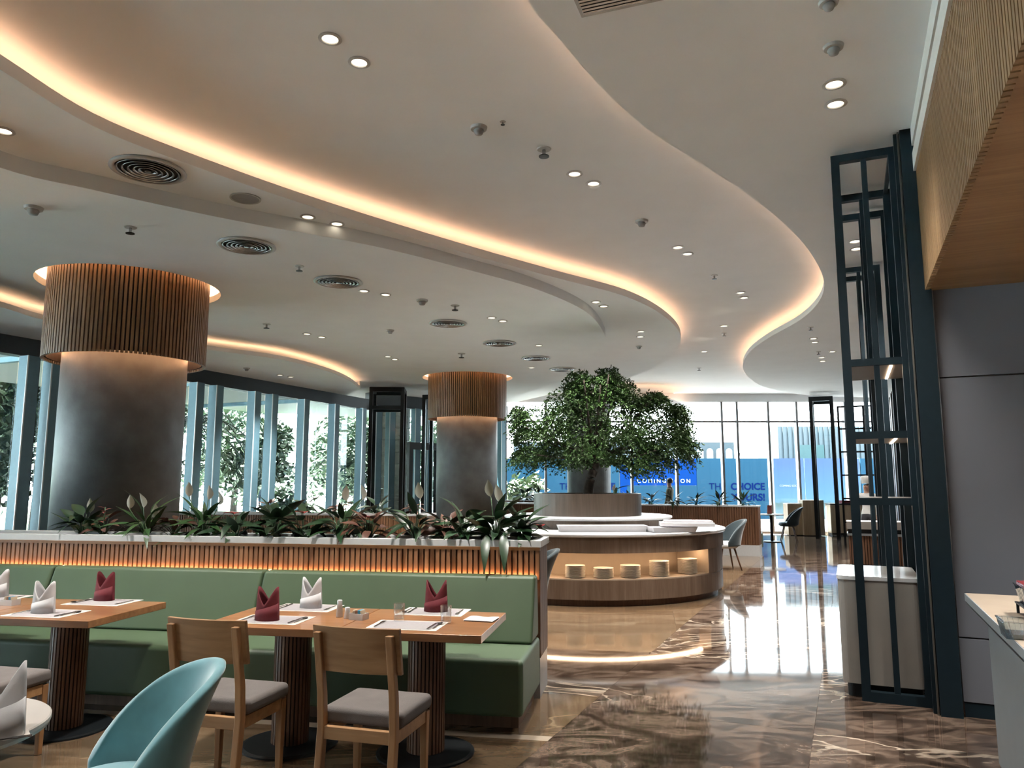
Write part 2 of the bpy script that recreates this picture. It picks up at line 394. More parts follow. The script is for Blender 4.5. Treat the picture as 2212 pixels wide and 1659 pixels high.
for i in range(7):
    for j in range(-3, 16):
        q = cell(U24, V24, c24+i*1.5, c24+(i+1)*1.5, j*1.8, (j+1)*1.8)
        q = clip(q, 0, 1, YF+.2); q = clip(q, 1, 0, 14)
        slab_part(q, 'brownmarble')
def left_of_aisle(q): return clip(clip(clip(q, U24.x, U24.y, c24-.001), -1, 0, 9.5), 0, 1, YF+.2)
for i in range(-6, 4):
    for (w0, w1, m) in [(W1, W2, 'brownmarble')]:
        slab_part(left_of_aisle(cell(U10, V10, i*1.6, (i+1)*1.6, w0, w1)), m)
ws = [0.7, 2.2, 3.7, 4.86]
ws2 = [4.95, W1]; ws3 = [W2+1.55*k for k in range(12)]
for i in range(-6, 4):
    for lst in (ws, ws2, ws3):
        for a, b in zip(lst[:-1], lst[1:]):
            slab_part(left_of_aisle(cell(U10, V10, i*1.6+.3, (i+1)*1.6+.3, a, b)), 'beigemarble')
slab_part(left_of_aisle(cell(U10, V10, -9, 4, 4.86, 4.95)), 'counter', 'border_strip')

# ---------------------------------------------------------------- ceilings
ceiling = struct('ceiling', 'white stepped ceiling with curved glowing coves', 'ceiling')
MB().box(-18, 15, -7, YF+.2, ZREC, ZREC+.1).build('raised_panel', 'paint', ceiling)
fd = Vector((sin(R(23.5)), cos(R(23.5)))); fn = Vector((fd.y, -fd.x)); FQ = Vector((-5.73, 16.84))
def fac(s, off=0): p = FQ+fd*s+fn*off; return (p.x, p.y)
CANOPY = [fac(-26, -1.3), fac(4.4, -1.3), (-5.2, 21.7), (-1.2, YF-.1)]      # just outside the left window wall
COLS = [(-4.93, 9.47), (-1.07, 17.87), (2.35, 22.6)]
def up_from(path, side, zbot, h, name='lip'):
    ribbon(path, -side*.001, side*.03, zbot+.003, zbot+h).build(name, 'paint', ceiling, smooth=False)
def led(path, side, z, mat='led', w=.05, off=.13):
    ribbon(path, side*off, side*(off+w), z, z+.012).build('light_strip', mat, ceiling)
C1 = spline([(-3.1,-6.5),(-3.35,-2),(-3.5,1.5),(-3.52,3.4), (-3.316, 4.546), (-3.145, 5.319), (-2.608, 6.143), (-1.847, 7.079), (-0.569, 8.417), (0.567, 9.501), (1.617, 10.474), (2.382, 11.661), (3.052, 13.351), (3.345, 15.308), (3.220, 17.546), (2.546, 20.044), (1.2,22.3), (.2,24.4)], 6)
MB().slab([tuple(p) for p in C1]+[CANOPY[3], CANOPY[2], CANOPY[1], CANOPY[0]], [circle(*c, 1.26) for c in COLS[:2]], ZL2, ZL2+.015).build('dropped_panel', 'paint', ceiling)
up_from(C1, 1, ZL2, .10); led(C1, 1, ZL2+.082)
S3 = spline([(-4.9,-6.5),(-4.9,-1),(-4.75,3), (-4.117, 5.748), (-3.627, 6.208), (-2.703, 6.954), (-1.511, 7.732), (-0.580, 8.599), (0.264, 9.487), (1.044, 10.744), (1.481, 12.141), (1.686, 13.514), (1.35,17.8), (.5,20.5), (-.7,24.3)], 6)
MB().slab([tuple(p) for p in S3]+[CANOPY[3], CANOPY[2], CANOPY[1], CANOPY[0]], [circle(*c, 1.08) for c in COLS[:2]], ZL3, ZL3+.015).build('dropped_panel', 'paint', ceiling)
ribbon(S3, -.001, .02, ZL3+.003, ZL2).build('lip', 'paint', ceiling)
C4 = spline([(-9.3,-6.5),(-8.6,0),(-7.8,6), (-6.780, 9.704), (-6.681, 10.538), (-5.276, 12.930), (-4.399, 13.893), (-3.883, 15.314), (-3.701, 16.673), (-3.752, 18.380)], 6)
MB().slab([tuple(p) for p in C4]+[CANOPY[1], CANOPY[0]], [], ZL4, ZL4+.015).build('dropped_panel', 'paint', ceiling)
up_from(C4, 1, ZL4, .075); led(C4, 1, ZL4+.02, 'ledsoft', .03)
ribbon([Vector(CANOPY[1]), C4[-1]], -.02, .001, ZL4+.003, ZL3).build('lip', 'paint', ceiling)
RE = spline([(-.35,-6.5),(-.2,-1),(-.12,1.5),(-.06,2.8), (0.087, 3.843), (0.260, 4.167), (0.609, 4.775), (1.031, 5.379), (1.510, 5.911), (2.088, 6.552), (2.774, 7.408), (3.456, 8.417), (4.158, 9.728), (4.511, 10.749), (4.717, 12.000), (4.719, 13.568), (4.840, 15.034), (5.251, 16.844), (5.862, 18.468), (6.951, 20.529), (9,22.6),(12.6,23.4)], 6)
MB().slab([tuple(p) for p in RE]+[(14.5,23.6),(14.5,-6.5)], [], ZR, ZR+.015).build('dropped_panel', 'paint', ceiling)
up_from(RE, -1, ZR, .09); led(RE, -1, ZR+.07)
for c in COLS[:2]:
    MB().lathe([(1.08, ZL3+.015), (1.08, ZL3+.09), (1.10, ZL3+.09), (1.10, ZL3+.015)], 48, (c[0], c[1], 0)).build('lip', 'paint', ceiling)
    MB().lathe([(1.15, ZL3+.03), (1.20, ZL3+.03), (1.20, ZL3+.042), (1.15, ZL3+.042), (1.15, ZL3+.03)], 48, (c[0], c[1], 0)).build('light_strip', 'ledring', ceiling)
    MB().lathe([(1.25, ZL3+.015), (1.25, ZREC)], 48, (c[0], c[1], 0)).build('cove_wall', 'paint', ceiling)
# small glowing soffit end over the far planter
C5 = spline([(3.090, 22.219), (3.873, 21.967), (4.607, 22.219), (5.258, 23.286), (5.732, 24.459)], 4)
MB().slab([tuple(p) for p in C5]+[(C5[-1].x-.4, YF-.2), (C5[0].x, YF-.2)], [], 3.98, 4.0).build('dropped_panel', 'paint', ceiling)
ribbon(C5, -.001, .04, 3.983, 4.10).build('lip', 'paint', ceiling); led(C5, 1, 4.02, 'ledsoft', .05)
MB().box(C5[0].x, C5[-1].x-.5, YF-.35, YF-.2, 3.98, ZREC).build('lip', 'paint', ceiling)

# ---------------------------------------------------------------- left window wall with deep box fins
def window_wall(name, label, org, ang, L, fins, ztop, zhead, y0=0):
    w = struct(name, label, 'window', (org[0], org[1], 0), -ang)
    MB().box(-.14, .10, y0, L, ztop, zhead).build('header_beam', 'headnavy', w)
    MB().box(-.10, .10, y0, L, 0, .09).build('sill', 'navy', w)
    b = MB().box(0, .21, 0, .20, .09, ztop).mesh('fin', 'fin')
    e = MB().box(.206, .222, -.008, .012, .09, ztop).mesh('highlight_trim', 'finedge')  # pale trim strip; the fin's edge highlight is put into its colour
    d = MB().box(-.02, .17, 0, .035, .09, ztop).mesh('dark_edge', 'navy')  # dark strip along the far side of each fin
    gl = {}
    fs = sorted(fins)
    for s in fs:
        f = obj('fin', b, w, (0, s, 0)); obj('highlight_trim', e, f, (0, 0, 0)); obj('dark_edge', d, f, (0, .20, 0))
    edges = [y0]+[s+.235 for s in fs]
    ends = fs+[L]
    for a, bb in zip(edges, ends):
        if bb-a > .06: MB().box(-.03, -.02, a, bb, .09, ztop).build('pane', 'tint', w)
    return w
left_fins = [-5.43,-5.03,-3.9,-3.5,-1.98,-1.46,-.34,.22,1.34,2.54,3.75]+[-6.4-1.15*k for k in range(16)]
window_wall('window_1', 'long left window wall with blue grey vertical fins', (FQ.x, FQ.y), R(23.5), 4.3, left_fins, 3.61, ZL4, -25.5)
a2 = atan2(3.95, 3.9)
window_wall('window_2', 'angled corner window wall behind the black screens', (fac(4.3)[0], fac(4.3)[1]), a2, 5.35, [.15,.6,1.5,1.95,2.9,3.3,4.2,4.95], 3.75, ZL3)
cp = struct('canopy', 'pale flat canopy outside above the left window wall', 'canopy')
MB().prism([fac(-30, -1.35), fac(4.3, -1.35), (-5.3, 21.8), (-1.3, YF+.3), (-4.2, YF+3.4), fac(6.5, -6.2), fac(-30, -6.2)], 3.98, 4.2).build('slab', 'white_paint', cp)
for s in range(-28, 8, 4): MB().bar((*fac(s, -1.4), 3.93), (*fac(s, -6.1), 3.93), .12, .10).build('rib', 'fin', cp)
w3 = struct('window_3', 'full height far window wall with thin mullions', 'window')
mx = [-.2,1.1,2.45,3.89,5.35,6.85,7.35,8.37,9.3,10.88,12.4,13.9]
mm = MB().box(-.035, .035, -.10, .10, 0, ZR).mesh('mullion', 'mullion')
for x in mx: obj('mullion', mm, w3, (x, YF, 0))
MB().box(-.2, 14, YF-.06, YF+.06, 3.565, 3.62).build('transom', 'mullion', w3)
MB().box(-.2, 14, YF-.08, YF+.08, 0, .07).build('sill', 'mullion', w3)
for a, b in zip(mx[:-1], mx[1:]):
    MB().box(a+.035, b-.035, YF-.01, YF+.01, .07, 3.565).build('pane', 'pane', w3)
    MB().box(a+.035, b-.035, YF-.01, YF+.01, 3.62, ZR).build('pane', 'pane', w3)
t1 = struct('trim_1', 'white header above the far window wall', 'trim')
MB().box(-.6, 14.5, YF-.1, YF+.1, ZR, ZREC).build('board', 'paint', t1)
MB().box(-18, 15, -6.7, -6.5, 0, ZREC).build('wall_back', 'backwall')
tag(bpy.data.objects['wall_back'], 'plain wall closing the dining area behind the viewer', 'wall', kind='structure')
MB().box(14.5, 14.7, -6.5, YF+.1, 0, ZREC).build('wall_side', 'darkwall')
tag(bpy.data.objects['wall_side'], 'dark wall at the far side of the service corridor', 'wall', kind='structure')

# grey panelled wall behind the service counter
wr = struct('wall_right', 'grey panelled wall behind the service counter', 'wall', (3.0, 5.42, 0), -A24)
MB().box(.11, 7, .03, .15, 0, ZREC).build('backing', 'darkgap', wr)
for x0, x1 in ((.10, 2.2), (2.2, 4.4), (4.4, 6.6)):
    for z0, z1 in ((.10, .52), (.53, 2.335), (2.345, 3.6)):
        MB().box(x0+.003, x1-.003, .0, .03, z0, z1).build('panel', 'greywall', wr, bevel=.002, segs=1)
MB().box(.11, 7, .008, .03, 0, .095).build('plinth', 'navy', wr)
# corridor wall running away behind the shelf screens
ws_ = struct('wall_far', 'dark brown panelled corridor wall behind the black screens', 'wall', (3.86, 5.95, 0), -R(24.6))
MB().box(.02, .12, .1, 20.2, 0, ZREC).build('backing', 'darkgap', ws_)
yy = .1; k = 0
while yy < 19.5:
    L = (1.5, .5, 1.1)[k % 3]
    MB().box(-.01, .02, yy, yy+L-.04, .1, ZR-.02).build('panel', ('darkwall', 'redwood', 'greywall')[k % 3], ws_)
    MB().box(-.03, .02, yy+L-.03, yy+L-.005, 0, ZR-.02).build('metal_strip', 'bronze' if k % 2 else 'navy', ws_)
    yy += L; k += 1

# timber bulkhead above the counter
bk = struct('bulkhead', 'oak clad bulkhead hanging over the service counter', 'ceiling', (3.06, 5.405, 0), -A24)
MB().box(.02, 5, -8.5, -.01, 3.012, ZR).build('core', 'darkgap', bk)
MB().box(.02, 5, -8.5, -.01, 2.99, 3.012).build('underside_board', 'soffit', bk)
sl = MB().box(-.012, .02, 0, .033, 2.985, 3.90).mesh('slat', 'soffslat')
for k in range(105): obj('slat', sl, bk, (0, -.045-.046*k, 0))
MB().box(-.012, .02, -8.5, -.01-.046*106, 2.985, 3.90).build('slat_panel', 'soffslat', bk)
MB().box(-.03, .03, -8.5, -.01, 3.90, 4.04).build('white_band', 'white_paint', bk)
MB().box(-.03, .03, -8.5, -.01, 4.10, ZR).build('white_band', 'white_paint', bk)
MB().box(.0, .03, -8.5, -.01, 4.04, 4.10).build('shadow_slot', 'speaker', bk)

# ---------------------------------------------------------------- columns with slatted collars
def column(c, nsl, label, as_parts):
    o = thing('column', label, 'column', (c[0], c[1], 0), kind='structure')
    MB().lathe([(.0, 0), (.72, 0), (.72, 4.3), (0, 4.3)], 72).build('shaft', 'plaster', o, smooth=False)
    for p in o.children[0].data.polygons: p.use_smooth = abs(p.normal.z) < .5
    MB().lathe([(.885, 3.13), (.905, 3.13), (.905, 4.22), (.885, 4.22), (.885, 3.13)], 64).build('collar_drum', 'darkgap', o)
    MB().lathe([(.72, 3.30), (.886, 3.30), (.886, 3.32), (.72, 3.32)], 64).build('collar_base', 'soffslat', o)
    MB().lathe([(.72, 4.16), (.886, 4.16), (.886, 4.18), (.72, 4.18)], 64).build('collar_top', 'darkgap', o)
    MB().lathe([(.868, 3.27), (.884, 3.27), (.884, 3.285), (.868, 3.285), (.868, 3.27)], 64).build('light_ring', 'ledring', o)
    w = 2*pi*.92/nsl
    sm = MB().box(.905, .94, -w*.33, w*.33, 3.10, 4.26).mesh('slat', 'collar')
    if as_parts:
        for k in range(nsl): obj('slat', sm, o, (0, 0, 0), 2*pi*k/nsl)
    else:
        m = MB()
        for k in range(nsl): m.box(.905, .94, -w*.33, w*.33, 3.10, 4.26, Matrix.Rotation(2*pi*k/nsl, 4, 'Z'))
        s = m.build('slat_cladding', 'collar', o); s['kind'] = 'stuff'
column(COLS[0], 120, 'nearer grey plaster column with an oak slatted collar', True)
column(COLS[1], 120, 'farther grey column with oak collar, left of the indoor tree', False)
c3 = thing('column', 'plain pale column half hidden behind the indoor tree trunk', 'column', (2.2, 21.6, 0), kind='structure')
MB().lathe([(0, 0), (.62, 0), (.62, 4.22), (0, 4.22)], 48).build('shaft', 'plaster', c3)

# ---------------------------------------------------------------- ceiling fittings
dl_trim = MB().lathe([(.055, 0), (.075, 0), (.078, -.006), (.055, -.010), (.052, .0)], 24).mesh('trim_ring', 'plasticw')
dl_lens = MB().lathe([(0, -.002), (.056, -.002)], 24).mesh('lens', 'lamp')
spot = bpy.data.lights.new('downlight_beam', 'SPOT'); spot.energy = 150; spot.color = (1, .95, .88); spot.spot_size = R(96); spot.spot_blend = 1.0; spot.shadow_soft_size = .05
softspot = spot.copy(); softspot.shadow_soft_size = .45; softspot.energy = 130
def downlight(p, z, label, beam=True):
    o = thing('downlight', label, 'light', (p[0], p[1], z))
    obj('trim_ring', dl_trim, o); obj('lens', dl_lens, o)
    if not beam: return
    l = bpy.data.objects.new('downlight_beam', softspot if 'bright pair' in label else spot); COL.objects.link(l); l.parent = o; l.location = (0, 0, -.02)
DL = [
 ((-1.203, 4.616), ZREC, 'left downlight of the nearest pair in the raised ceiling'), ((-1.067, 4.896), ZREC, 'right downlight of the nearest pair in the raised ceiling'),
 ((0.594, 6.797), ZREC, 'left downlight of the raised ceiling pair next to the round sprinkler'), ((0.799, 7.029), ZREC, 'right downlight of the raised ceiling pair next to the round sprinkler'),
 ((2.064, 9.033), ZREC, 'left downlight of the third pair along the raised ceiling'), ((2.246, 9.298), ZREC, 'right downlight of the third pair along the raised ceiling'),
 ((3.523, 11.268), ZREC, 'nearer downlight of the last pair in the raised ceiling bulge'), ((3.671, 11.587), ZREC, 'farther downlight of the last pair in the raised ceiling bulge'),
 ((2.162, 4.722), ZR, 'nearer downlight of the bright pair beside the oak bulkhead'), ((2.285, 4.988), ZR, 'farther downlight of the bright pair beside the oak bulkhead'),
 ((3.795, 8.015), ZR, 'nearer downlight seen through the tall black shelf frame'), ((3.930, 8.279), ZR, 'farther downlight seen through the tall black shelf frame'),
 ((5.563, 13.613), ZR, 'nearer downlight of the small pair left of the black shelf frame'), ((5.735, 13.978), ZR, 'farther downlight of the small pair left of the black shelf frame'),
 ((6.576, 15.710), ZR, 'nearer of two tiny downlights left of the black shelf'), ((6.795, 16.195), ZR, 'farther of two tiny downlights left of the black shelf'),
 ((-3.862, 5.394), ZL2, 'single downlight at the far left of the dropped ceiling'),
 ((-2.051, 7.247), ZL2, 'left downlight of the pair beside the flat speaker'), ((-1.805, 7.449), ZL2, 'right downlight of the pair beside the flat speaker'),
 ((1.236, 10.805), ZL2, 'left downlight of the pair inside the cove bend'), ((1.384, 11.067), ZL2, 'right downlight of the pair inside the cove bend'),
 ((2.267, 12.976), ZL2, 'nearer downlight of the pair near the cove tip'), ((2.337, 13.437), ZL2, 'farther downlight of the pair near the cove tip'),
 ((-1.951, 9.628), ZL3, 'left downlight of the pair between two air diffusers'), ((-1.697, 9.823), ZL3, 'right downlight of the pair between two air diffusers'),
 ((-0.312, 11.238), ZL3, 'left downlight of the pair right of the fourth diffuser'), ((-0.144, 11.468), ZL3, 'right downlight of the pair right of the fourth diffuser'),
 ((-3.476, 12.488), ZL3, 'left downlight of the pair above the low window cove'), ((-3.296, 12.771), ZL3, 'right downlight of the pair above the low window cove'),
 ((-2.477, 14.773), ZL3, 'left downlight of the pair between the two columns'), ((-2.391, 15.110), ZL3, 'right downlight of the pair between the two columns'),
 ((0.493, 13.560), ZL3, 'nearer downlight above the indoor tree'), ((0.425, 16.217), ZL3, 'farther downlight left of the indoor tree top'),
 ((-4.990, 15.968), ZL4, 'left downlight of the pair in the low window soffit'), ((-4.843, 16.249), ZL4, 'right downlight of the pair in the low window soffit'),
]
for a in DL: downlight(*a, beam='flat speaker' not in a[2])
for k, (x, y) in enumerate([(-6.5, 1.5), (-6.5, -3), (-1.6, 1.0), (-1.6, -3.5), (1.2, -2), (-4.4, 4.8), (3.6, 12.5), (3.9, 15), (6.5, 15), (.3, 2.2), (3.27, 3.67), (2.75, 2.55), (2.3, 1.5)]):  # extra lamps added to brighten the room and the counter
    z = 2.99 if k > 9 else ZL3 if x < -4.9 else ZL2 if x < -3.4 else ZREC if x < .9 and x < 0.31 and y > -9 and x > -3.4 else ZR
    downlight((x, y), z, 'added fill downlight, %s' % ('far left rear', 'far left back corner', 'behind the viewer', 'well behind the viewer', 'behind the viewer at right', 'left dropped ceiling', 'raised ceiling over the island', 'raised ceiling beyond the island', 'right ceiling before the shelf', 'overhead', 'first under the bulkhead', 'second under the bulkhead', 'third under the bulkhead')[k])
df_rings = [.30, .25, .20, .15, .10]
def diffuser(p, z, r, label):
    o = thing('air_diffuser', label, 'vent', (p[0], p[1], z)); o.scale = (r/.34, r/.34, 1)
    MB().lathe([(.29, -.004), (.34, -.002), (.345, -.012), (.30, -.022), (.29, -.004)], 40).build('outer_ring', 'plasticw', o, smooth=True)
    MB().lathe([(0, -.001), (.29, -.001)], 40).build('dark_throat', 'darkvoid', o)
    for rr in df_rings[1:]+[.055]:
        MB().lathe([(rr+.012, -.004), (rr+.034, -.022), (rr+.028, -.024), (rr+.004, -.008), (rr+.012, -.004)], 36).build('ring_blade', 'chrome', o, smooth=True)
    MB().lathe([(0, -.024), (.03, -.022), (.03, -.004)], 20).build('hub', 'chrome', o)
diffuser((-3.106, 6.105), ZL2, .30, 'largest round air diffuser, in the dropped ceiling at left')
diffuser((-2.829, 7.732), ZL3, .30, 'second round air diffuser, right of the nearer column')
diffuser((-2.182, 9.172), ZL3, .30, 'third round air diffuser with bright rim')
diffuser((-1.011, 11.638), ZL3, .30, 'fourth round air diffuser, near the farther column')
diffuser((-0.226, 13.331), ZL3, .30, 'fifth round air diffuser, above the farther column')
diffuser((0.486, 14.939), ZL3, .30, 'sixth round air diffuser, left of the tree top')
diffuser((1.117, 16.417), ZL3, .30, 'last round air diffuser, just behind the tree top')
sp = thing('ceiling_speaker', 'flat round grey speaker in the dropped ceiling', 'speaker', (*(-2.505, 6.754), ZL2))
MB().lathe([(0, -.006), (.125, -.006), (.125, -.001)], 36).build('grille', 'speaker', sp)
MB().lathe([(.125, -.001), (.14, -.001), (.14, -.009), (.125, -.009)], 36).build('rim', 'plasticw', sp)
def smoke(p, z, label, s=1.):
    o = thing('smoke_detector', label, 'detector', (p[0], p[1], z)); o.scale = (s, s, s)
    MB().lathe([(0, -.02), (.062, -.02), (.068, 0)], 24).build('base', 'plasticw', o, smooth=False)
    MB().lathe([(0, -.06), (.03, -.058), (.042, -.03), (.036, -.02)], 24).build('sensor_head', 'speaker', o, smooth=True)
def sprinkler(p, z, label, s=1.):
    o = thing('sprinkler', label, 'sprinkler', (p[0], p[1], z)); o.scale = (s, s, s)
    MB().lathe([(0, -.006), (.045, -.006), (.05, 0)], 20).build('escutcheon', 'plasticw', o)
    MB().lathe([(0, -.05), (.012, -.05), (.012, -.006)], 10).build('stem', 'chrome', o)
    MB().lathe([(0, -.058), (.035, -.056), (.035, -.05), (0, -.05)], 16).build('deflector', 'black', o)
smoke((-0.275, 5.864), ZREC, 'nearest white smoke detector in the raised ceiling', 1.05)
smoke((1.452, 8.087), ZREC, 'white smoke detector between two raised ceiling downlight pairs', 1.1)
smoke((-4.399, 6.624), ZL3, 'square looking smoke detector above the nearer column', 1.2)
smoke((-1.242, 10.130), ZL3, 'white smoke detector right of the third diffuser', 1.2)
smoke((-2.014, 12.179), ZL3, 'grey smoke detector left of the fourth diffuser')
smoke((-5.364, 14.991), ZL4, 'smoke detector in the low window soffit')
smoke((1.971, 4.287), ZR, 'dark detector ahead of the bright downlight pair', .9)
smoke((1.763, 3.859), ZR, 'detector at the very top beside the oak bulkhead', .8)
smoke((2.476, 14.412), ZL2, 'small detector near the cove tip', .9)
sprinkler((0.281, 6.270), ZREC, 'round sprinkler beside a raised ceiling downlight pair', 1.3)
sprinkler((-0.075, 5.768), ZREC, 'tiny sprinkler right of the nearest smoke detector', .5)
sprinkler((2.861, 10.310), ZREC, 'sprinkler before the raised ceiling bulge')
sprinkler((-3.781, 7.164), ZL3, 'dark sprinkler above the nearer column collar', 1.2)
sprinkler((-2.483, 8.504), ZL3, 'sprinkler left of the third diffuser', 1.1)
sprinkler((-3.905, 11.707), ZL3, 'sprinkler right of the nearer column collar', 1.3)
sprinkler((-0.812, 10.456), ZL3, 'sprinkler above the fourth diffuser', 1.3)
sprinkler((-0.986, 14.450), ZL3, 'sprinkler above the farther column', 1.5)
sprinkler((4.151, 14.424), ZREC, 'small sprinkler deep in the raised ceiling')
sprinkler((4.760, 18.868), ZREC, 'farthest sprinkler in the raised ceiling', 1.2)
sprinkler((5.121, 12.621), ZR, 'sprinkler left of the black shelf frame')
sprinkler((6.233, 15.034), ZR, 'farther sprinkler left of the black shelf frame')
lv = thing('linear_vent', 'slatted rectangular air vent at the top of the ceiling', 'vent', (*(0.412, 3.963), ZR), R(-2))
ang = atan2((0.742, 3.843)[1]-(0.412, 3.963)[1], (0.742, 3.843)[0]-(0.412, 3.963)[0]); lv.rotation_euler = (0, 0, ang)
MB().box(0, 1.2, -.30, 0, -.004, -.001).build('dark_throat', 'darkvoid', lv)
bl = MB().box(0, 1.2, 0, .018, -.014, -.004).mesh('blade', 'chrome')
for k in range(10): obj('blade', bl, lv, (0, -.025-.028*k, 0))
MB().box(-.02, 0, -.32, .02, -.01, -.001).box(0, 1.2, .0, .02, -.01, -.001).box(0, 1.2, -.32, -.30, -.01, -.001).box(1.2, 1.22, -.32, .02, -.01, -.001).build('frame', 'plasticw', lv)
# ---------------------------------------------------------------- banquette bench and planter divider
BO = (.214, 5.821, 0)
pd = thing('planter_divider', 'long slatted oak planter wall behind the green bench', 'planter', BO, -A10)
BL = -9.0
MB().box(BL, -.005, .0, .42, .0, .29).build('stone_plinth', 'greystone', pd)
MB().box(BL, -.016, .014, .406, .29, 1.10).build('core', 'darkgap', pd)
MB().box(BL, .0, .0, .016, .29, .86).build('back_board', 'walnut', pd)
MB().box(BL, .0, -.012, .014, 1.075, 1.10).build('top_rail', 'oakedge', pd)
sl = MB().box(-.015, .015, -.012, .014, .86, 1.076).mesh('slat', 'slat')
for k in range(150): obj('slat', sl, pd, (-.02-.0435*k, 0, 0))
MB().box(BL, -.02-.0435*150, -.012, .014, .86, 1.076).build('slat_panel', 'slat', pd)
se = MB().box(-.016, 0, -.0125, .0125, .29, 1.10).mesh('slat', 'walnut')
for k in range(12): obj('slat', se, pd, (.0, .02+.0345*k, 0))
MB().slab([(BL, -.03), (.012, -.03), (.012, .45), (BL, .45)], [[(BL+.05, .04), (-.07, .04), (-.07, .37), (BL+.05, .37)]], 1.10, 1.152).build('stone_rim', 'stone', pd, bevel=.004)
so = MB().grid(lambda u, v: (BL+.05+u*(-.07-BL-.05), .04+.33*v, 1.118+.014*mnoise.noise(Vector((u*60, v*5, 0)))), 200, 6).build('soil', 'soil', pd)
so['kind'] = 'stuff'
MB().box(BL, -.03, -.035, -.022, .885, .895).build('light_strip', 'ledbooth', pd)
be = thing('banquette_bench', 'long green leatherette bench with three back cushions', 'bench', BO, -A10)
MB().box(BL, -.05, -.70, -.02, 0, .10).build('recessed_base', 'walnut', be)
MB().box(BL, .0, -.84, -.02, .10, .455).build('seat', 'green', be, bevel=.035, segs=4)
seams = [-.005, -2.16, -4.02, -5.9, -7.8, BL]
for a, b in zip(seams[:-1], seams[1:]):
    prof = [(-.36, .458), (-.19, .905), (-.06, .905), (-.02, .458)]
    m = MB(); n = 4
    vs = [(x, y, z) for x in (b+.006, a-.006) for y, z in prof]
    m.add(vs, [(0,1,2,3), (7,6,5,4)]+[(i, (i+1) % 4, (i+1) % 4+4, i+4) for i in range(4)])
    m.build('back_cushion', 'green', be, bevel=.022, segs=4)

# ---------------------------------------------------------------- oak tables on fluted pedestals
def loc10(u, w): p = U10*u+V10*w; return (p.x, p.y)
def table(loc, rz, label, w=.86, d=.76):
    """origin: front right corner on the floor"""
    t = thing('dining_table', label, 'table', (loc[0], loc[1], 0), rz)
    MB().box(-w+.003, 0, 0, d, .705, .75).build('table_top', 'oaktop', t, bevel=.004)
    cx, cy = -w/2+.02, d/2-.03
    MB().lathe([(0, .02), (.098, .02), (.098, .70), (0, .70)], 28, (cx, cy, 0)).build('pedestal_core', 'darkgap', t)
    fl = MB().box(.094, .112, -.0075, .0075, .02, .703).mesh('slat', 'walnut')
    for k in range(30): obj('slat', fl, t, (cx, cy, 0), 2*pi*k/30)
    MB().lathe([(0, 0), (.29, 0), (.29, .010), (.27, .016), (0, .018)], 48, (cx, cy, 0)).build('base_disc', 'black', t)
    MB().box(cx-.2, cx+.2, cy-.03, cy+.03, .697, .705).build('support_plate', 'black', t)
    return t
TR = (-.17, 4.28)
table(TR, -A10, 'oak table at the right end of the green bench')
table((TR[0]-.862*U10.x, TR[1]-.862*U10.y), -A10, 'oak table joined to the left of the right-hand bench table')
TL = (-2.58, 4.72)
table(TL, -A10, 'oak table in front of the green bench at far left')
table((TL[0]-.862*U10.x, TL[1]-.862*U10.y), -A10, 'oak table cut off by the left edge of the view')

# ---------------------------------------------------------------- oak chairs with grey seats
def wood_chair(loc, rz, label, group=None):
    c = thing('dining_chair', label, 'chair', (loc[0], loc[1], 0), rz, group)
    # local +y: the way the sitter faces; origin under the seat centre
    for s in (-1, 1):
        x = s*.192
        prof = [(-.235, 0), (-.195, .40), (-.205, .56), (-.262, .862), (-.228, .862), (-.163, .56), (-.150, .40), (-.190, 0)]
        vs = [(x+o, y, z) for o in (-.019, .019) for y, z in prof]
        fs = [(0,1,6,7), (1,2,5,6), (2,3,4,5)]; fs += [tuple(i+8 for i in reversed(f)) for f in fs]
        fs += [(i, (i+1) % 8, (i+1) % 8+8, i+8) for i in range(8)]
        MB().add(vs, fs).build('back_leg', 'oak', c, bevel=.006)
        m = MB(); a, b = .021, .015
        y = .205
        vs = [(x-a, y-a, .40), (x+a, y-a, .40), (x+a, y+a, .40), (x-a, y+a, .40), (x-b, y-b, 0), (x+b, y-b, 0), (x+b, y+b, 0), (x-b, y+b, 0)]
        m.add(vs, [(0,1,2,3), (7,6,5,4), (0,4,5,1), (1,5,6,2), (2,6,7,3), (3,7,4,0)]).build('front_leg', 'oak', c, bevel=.004)
        MB().box(x-.014, x+.014, -.155, .19, .345, .405).build('side_rail', 'oakedge', c, bevel=.003)
    MB().box(-.175, .175, -.19, -.16, .345, .405).build('back_rail', 'oakedge', c, bevel=.003)
    MB().box(-.175, .175, .19, .22, .345, .405).build('front_rail', 'oakedge', c, bevel=.003)
    MB().grid(lambda u, v: seatpt(u, v), 1, 1)
    m = MB().box(-.222, .222, -.145, .245, .405, .482); m.build('seat_cushion', 'greyfab', c, bevel=.028, segs=4)
    # curved back board, in front of the two uprights
    def bp(u, v, off):
        x = -.232+.464*u; bow = .030*(1-(2*u-1)**2); z = .668+.222*v
        return (x, -.178-.20*(z-.56)*.95+off-bow, z)
    nu = 12; vs = []; fs = []
    for off in (0, .024):
        for i in range(nu+1):
            for j in range(2): vs.append(bp(i/nu, j, off+.012))
    o2 = (nu+1)*2
    for i in range(nu):
        a = 2*i; fs += [(a, a+2, a+3, a+1), (o2+a+1, o2+a+3, o2+a+2, o2+a), (a+1, a+3, o2+a+3, o2+a+1), (a, o2+a, o2+a+2, a+2)]
    fs += [(0, 1, o2+1, o2), (2*nu+1, 2*nu, o2+2*nu, o2+2*nu+1)]
    MB().add(vs, fs).build('back_board', 'oakedge', c, bevel=.003)
    return c
def seatpt(u, v): return (u, v, 0)
wood_chair((-.70, 3.99), R(-16), 'oak chair with grey seat before the right pedestal table')
wood_chair((-1.52, 4.21), R(-15), 'oak chair with grey seat partly behind the teal chair')
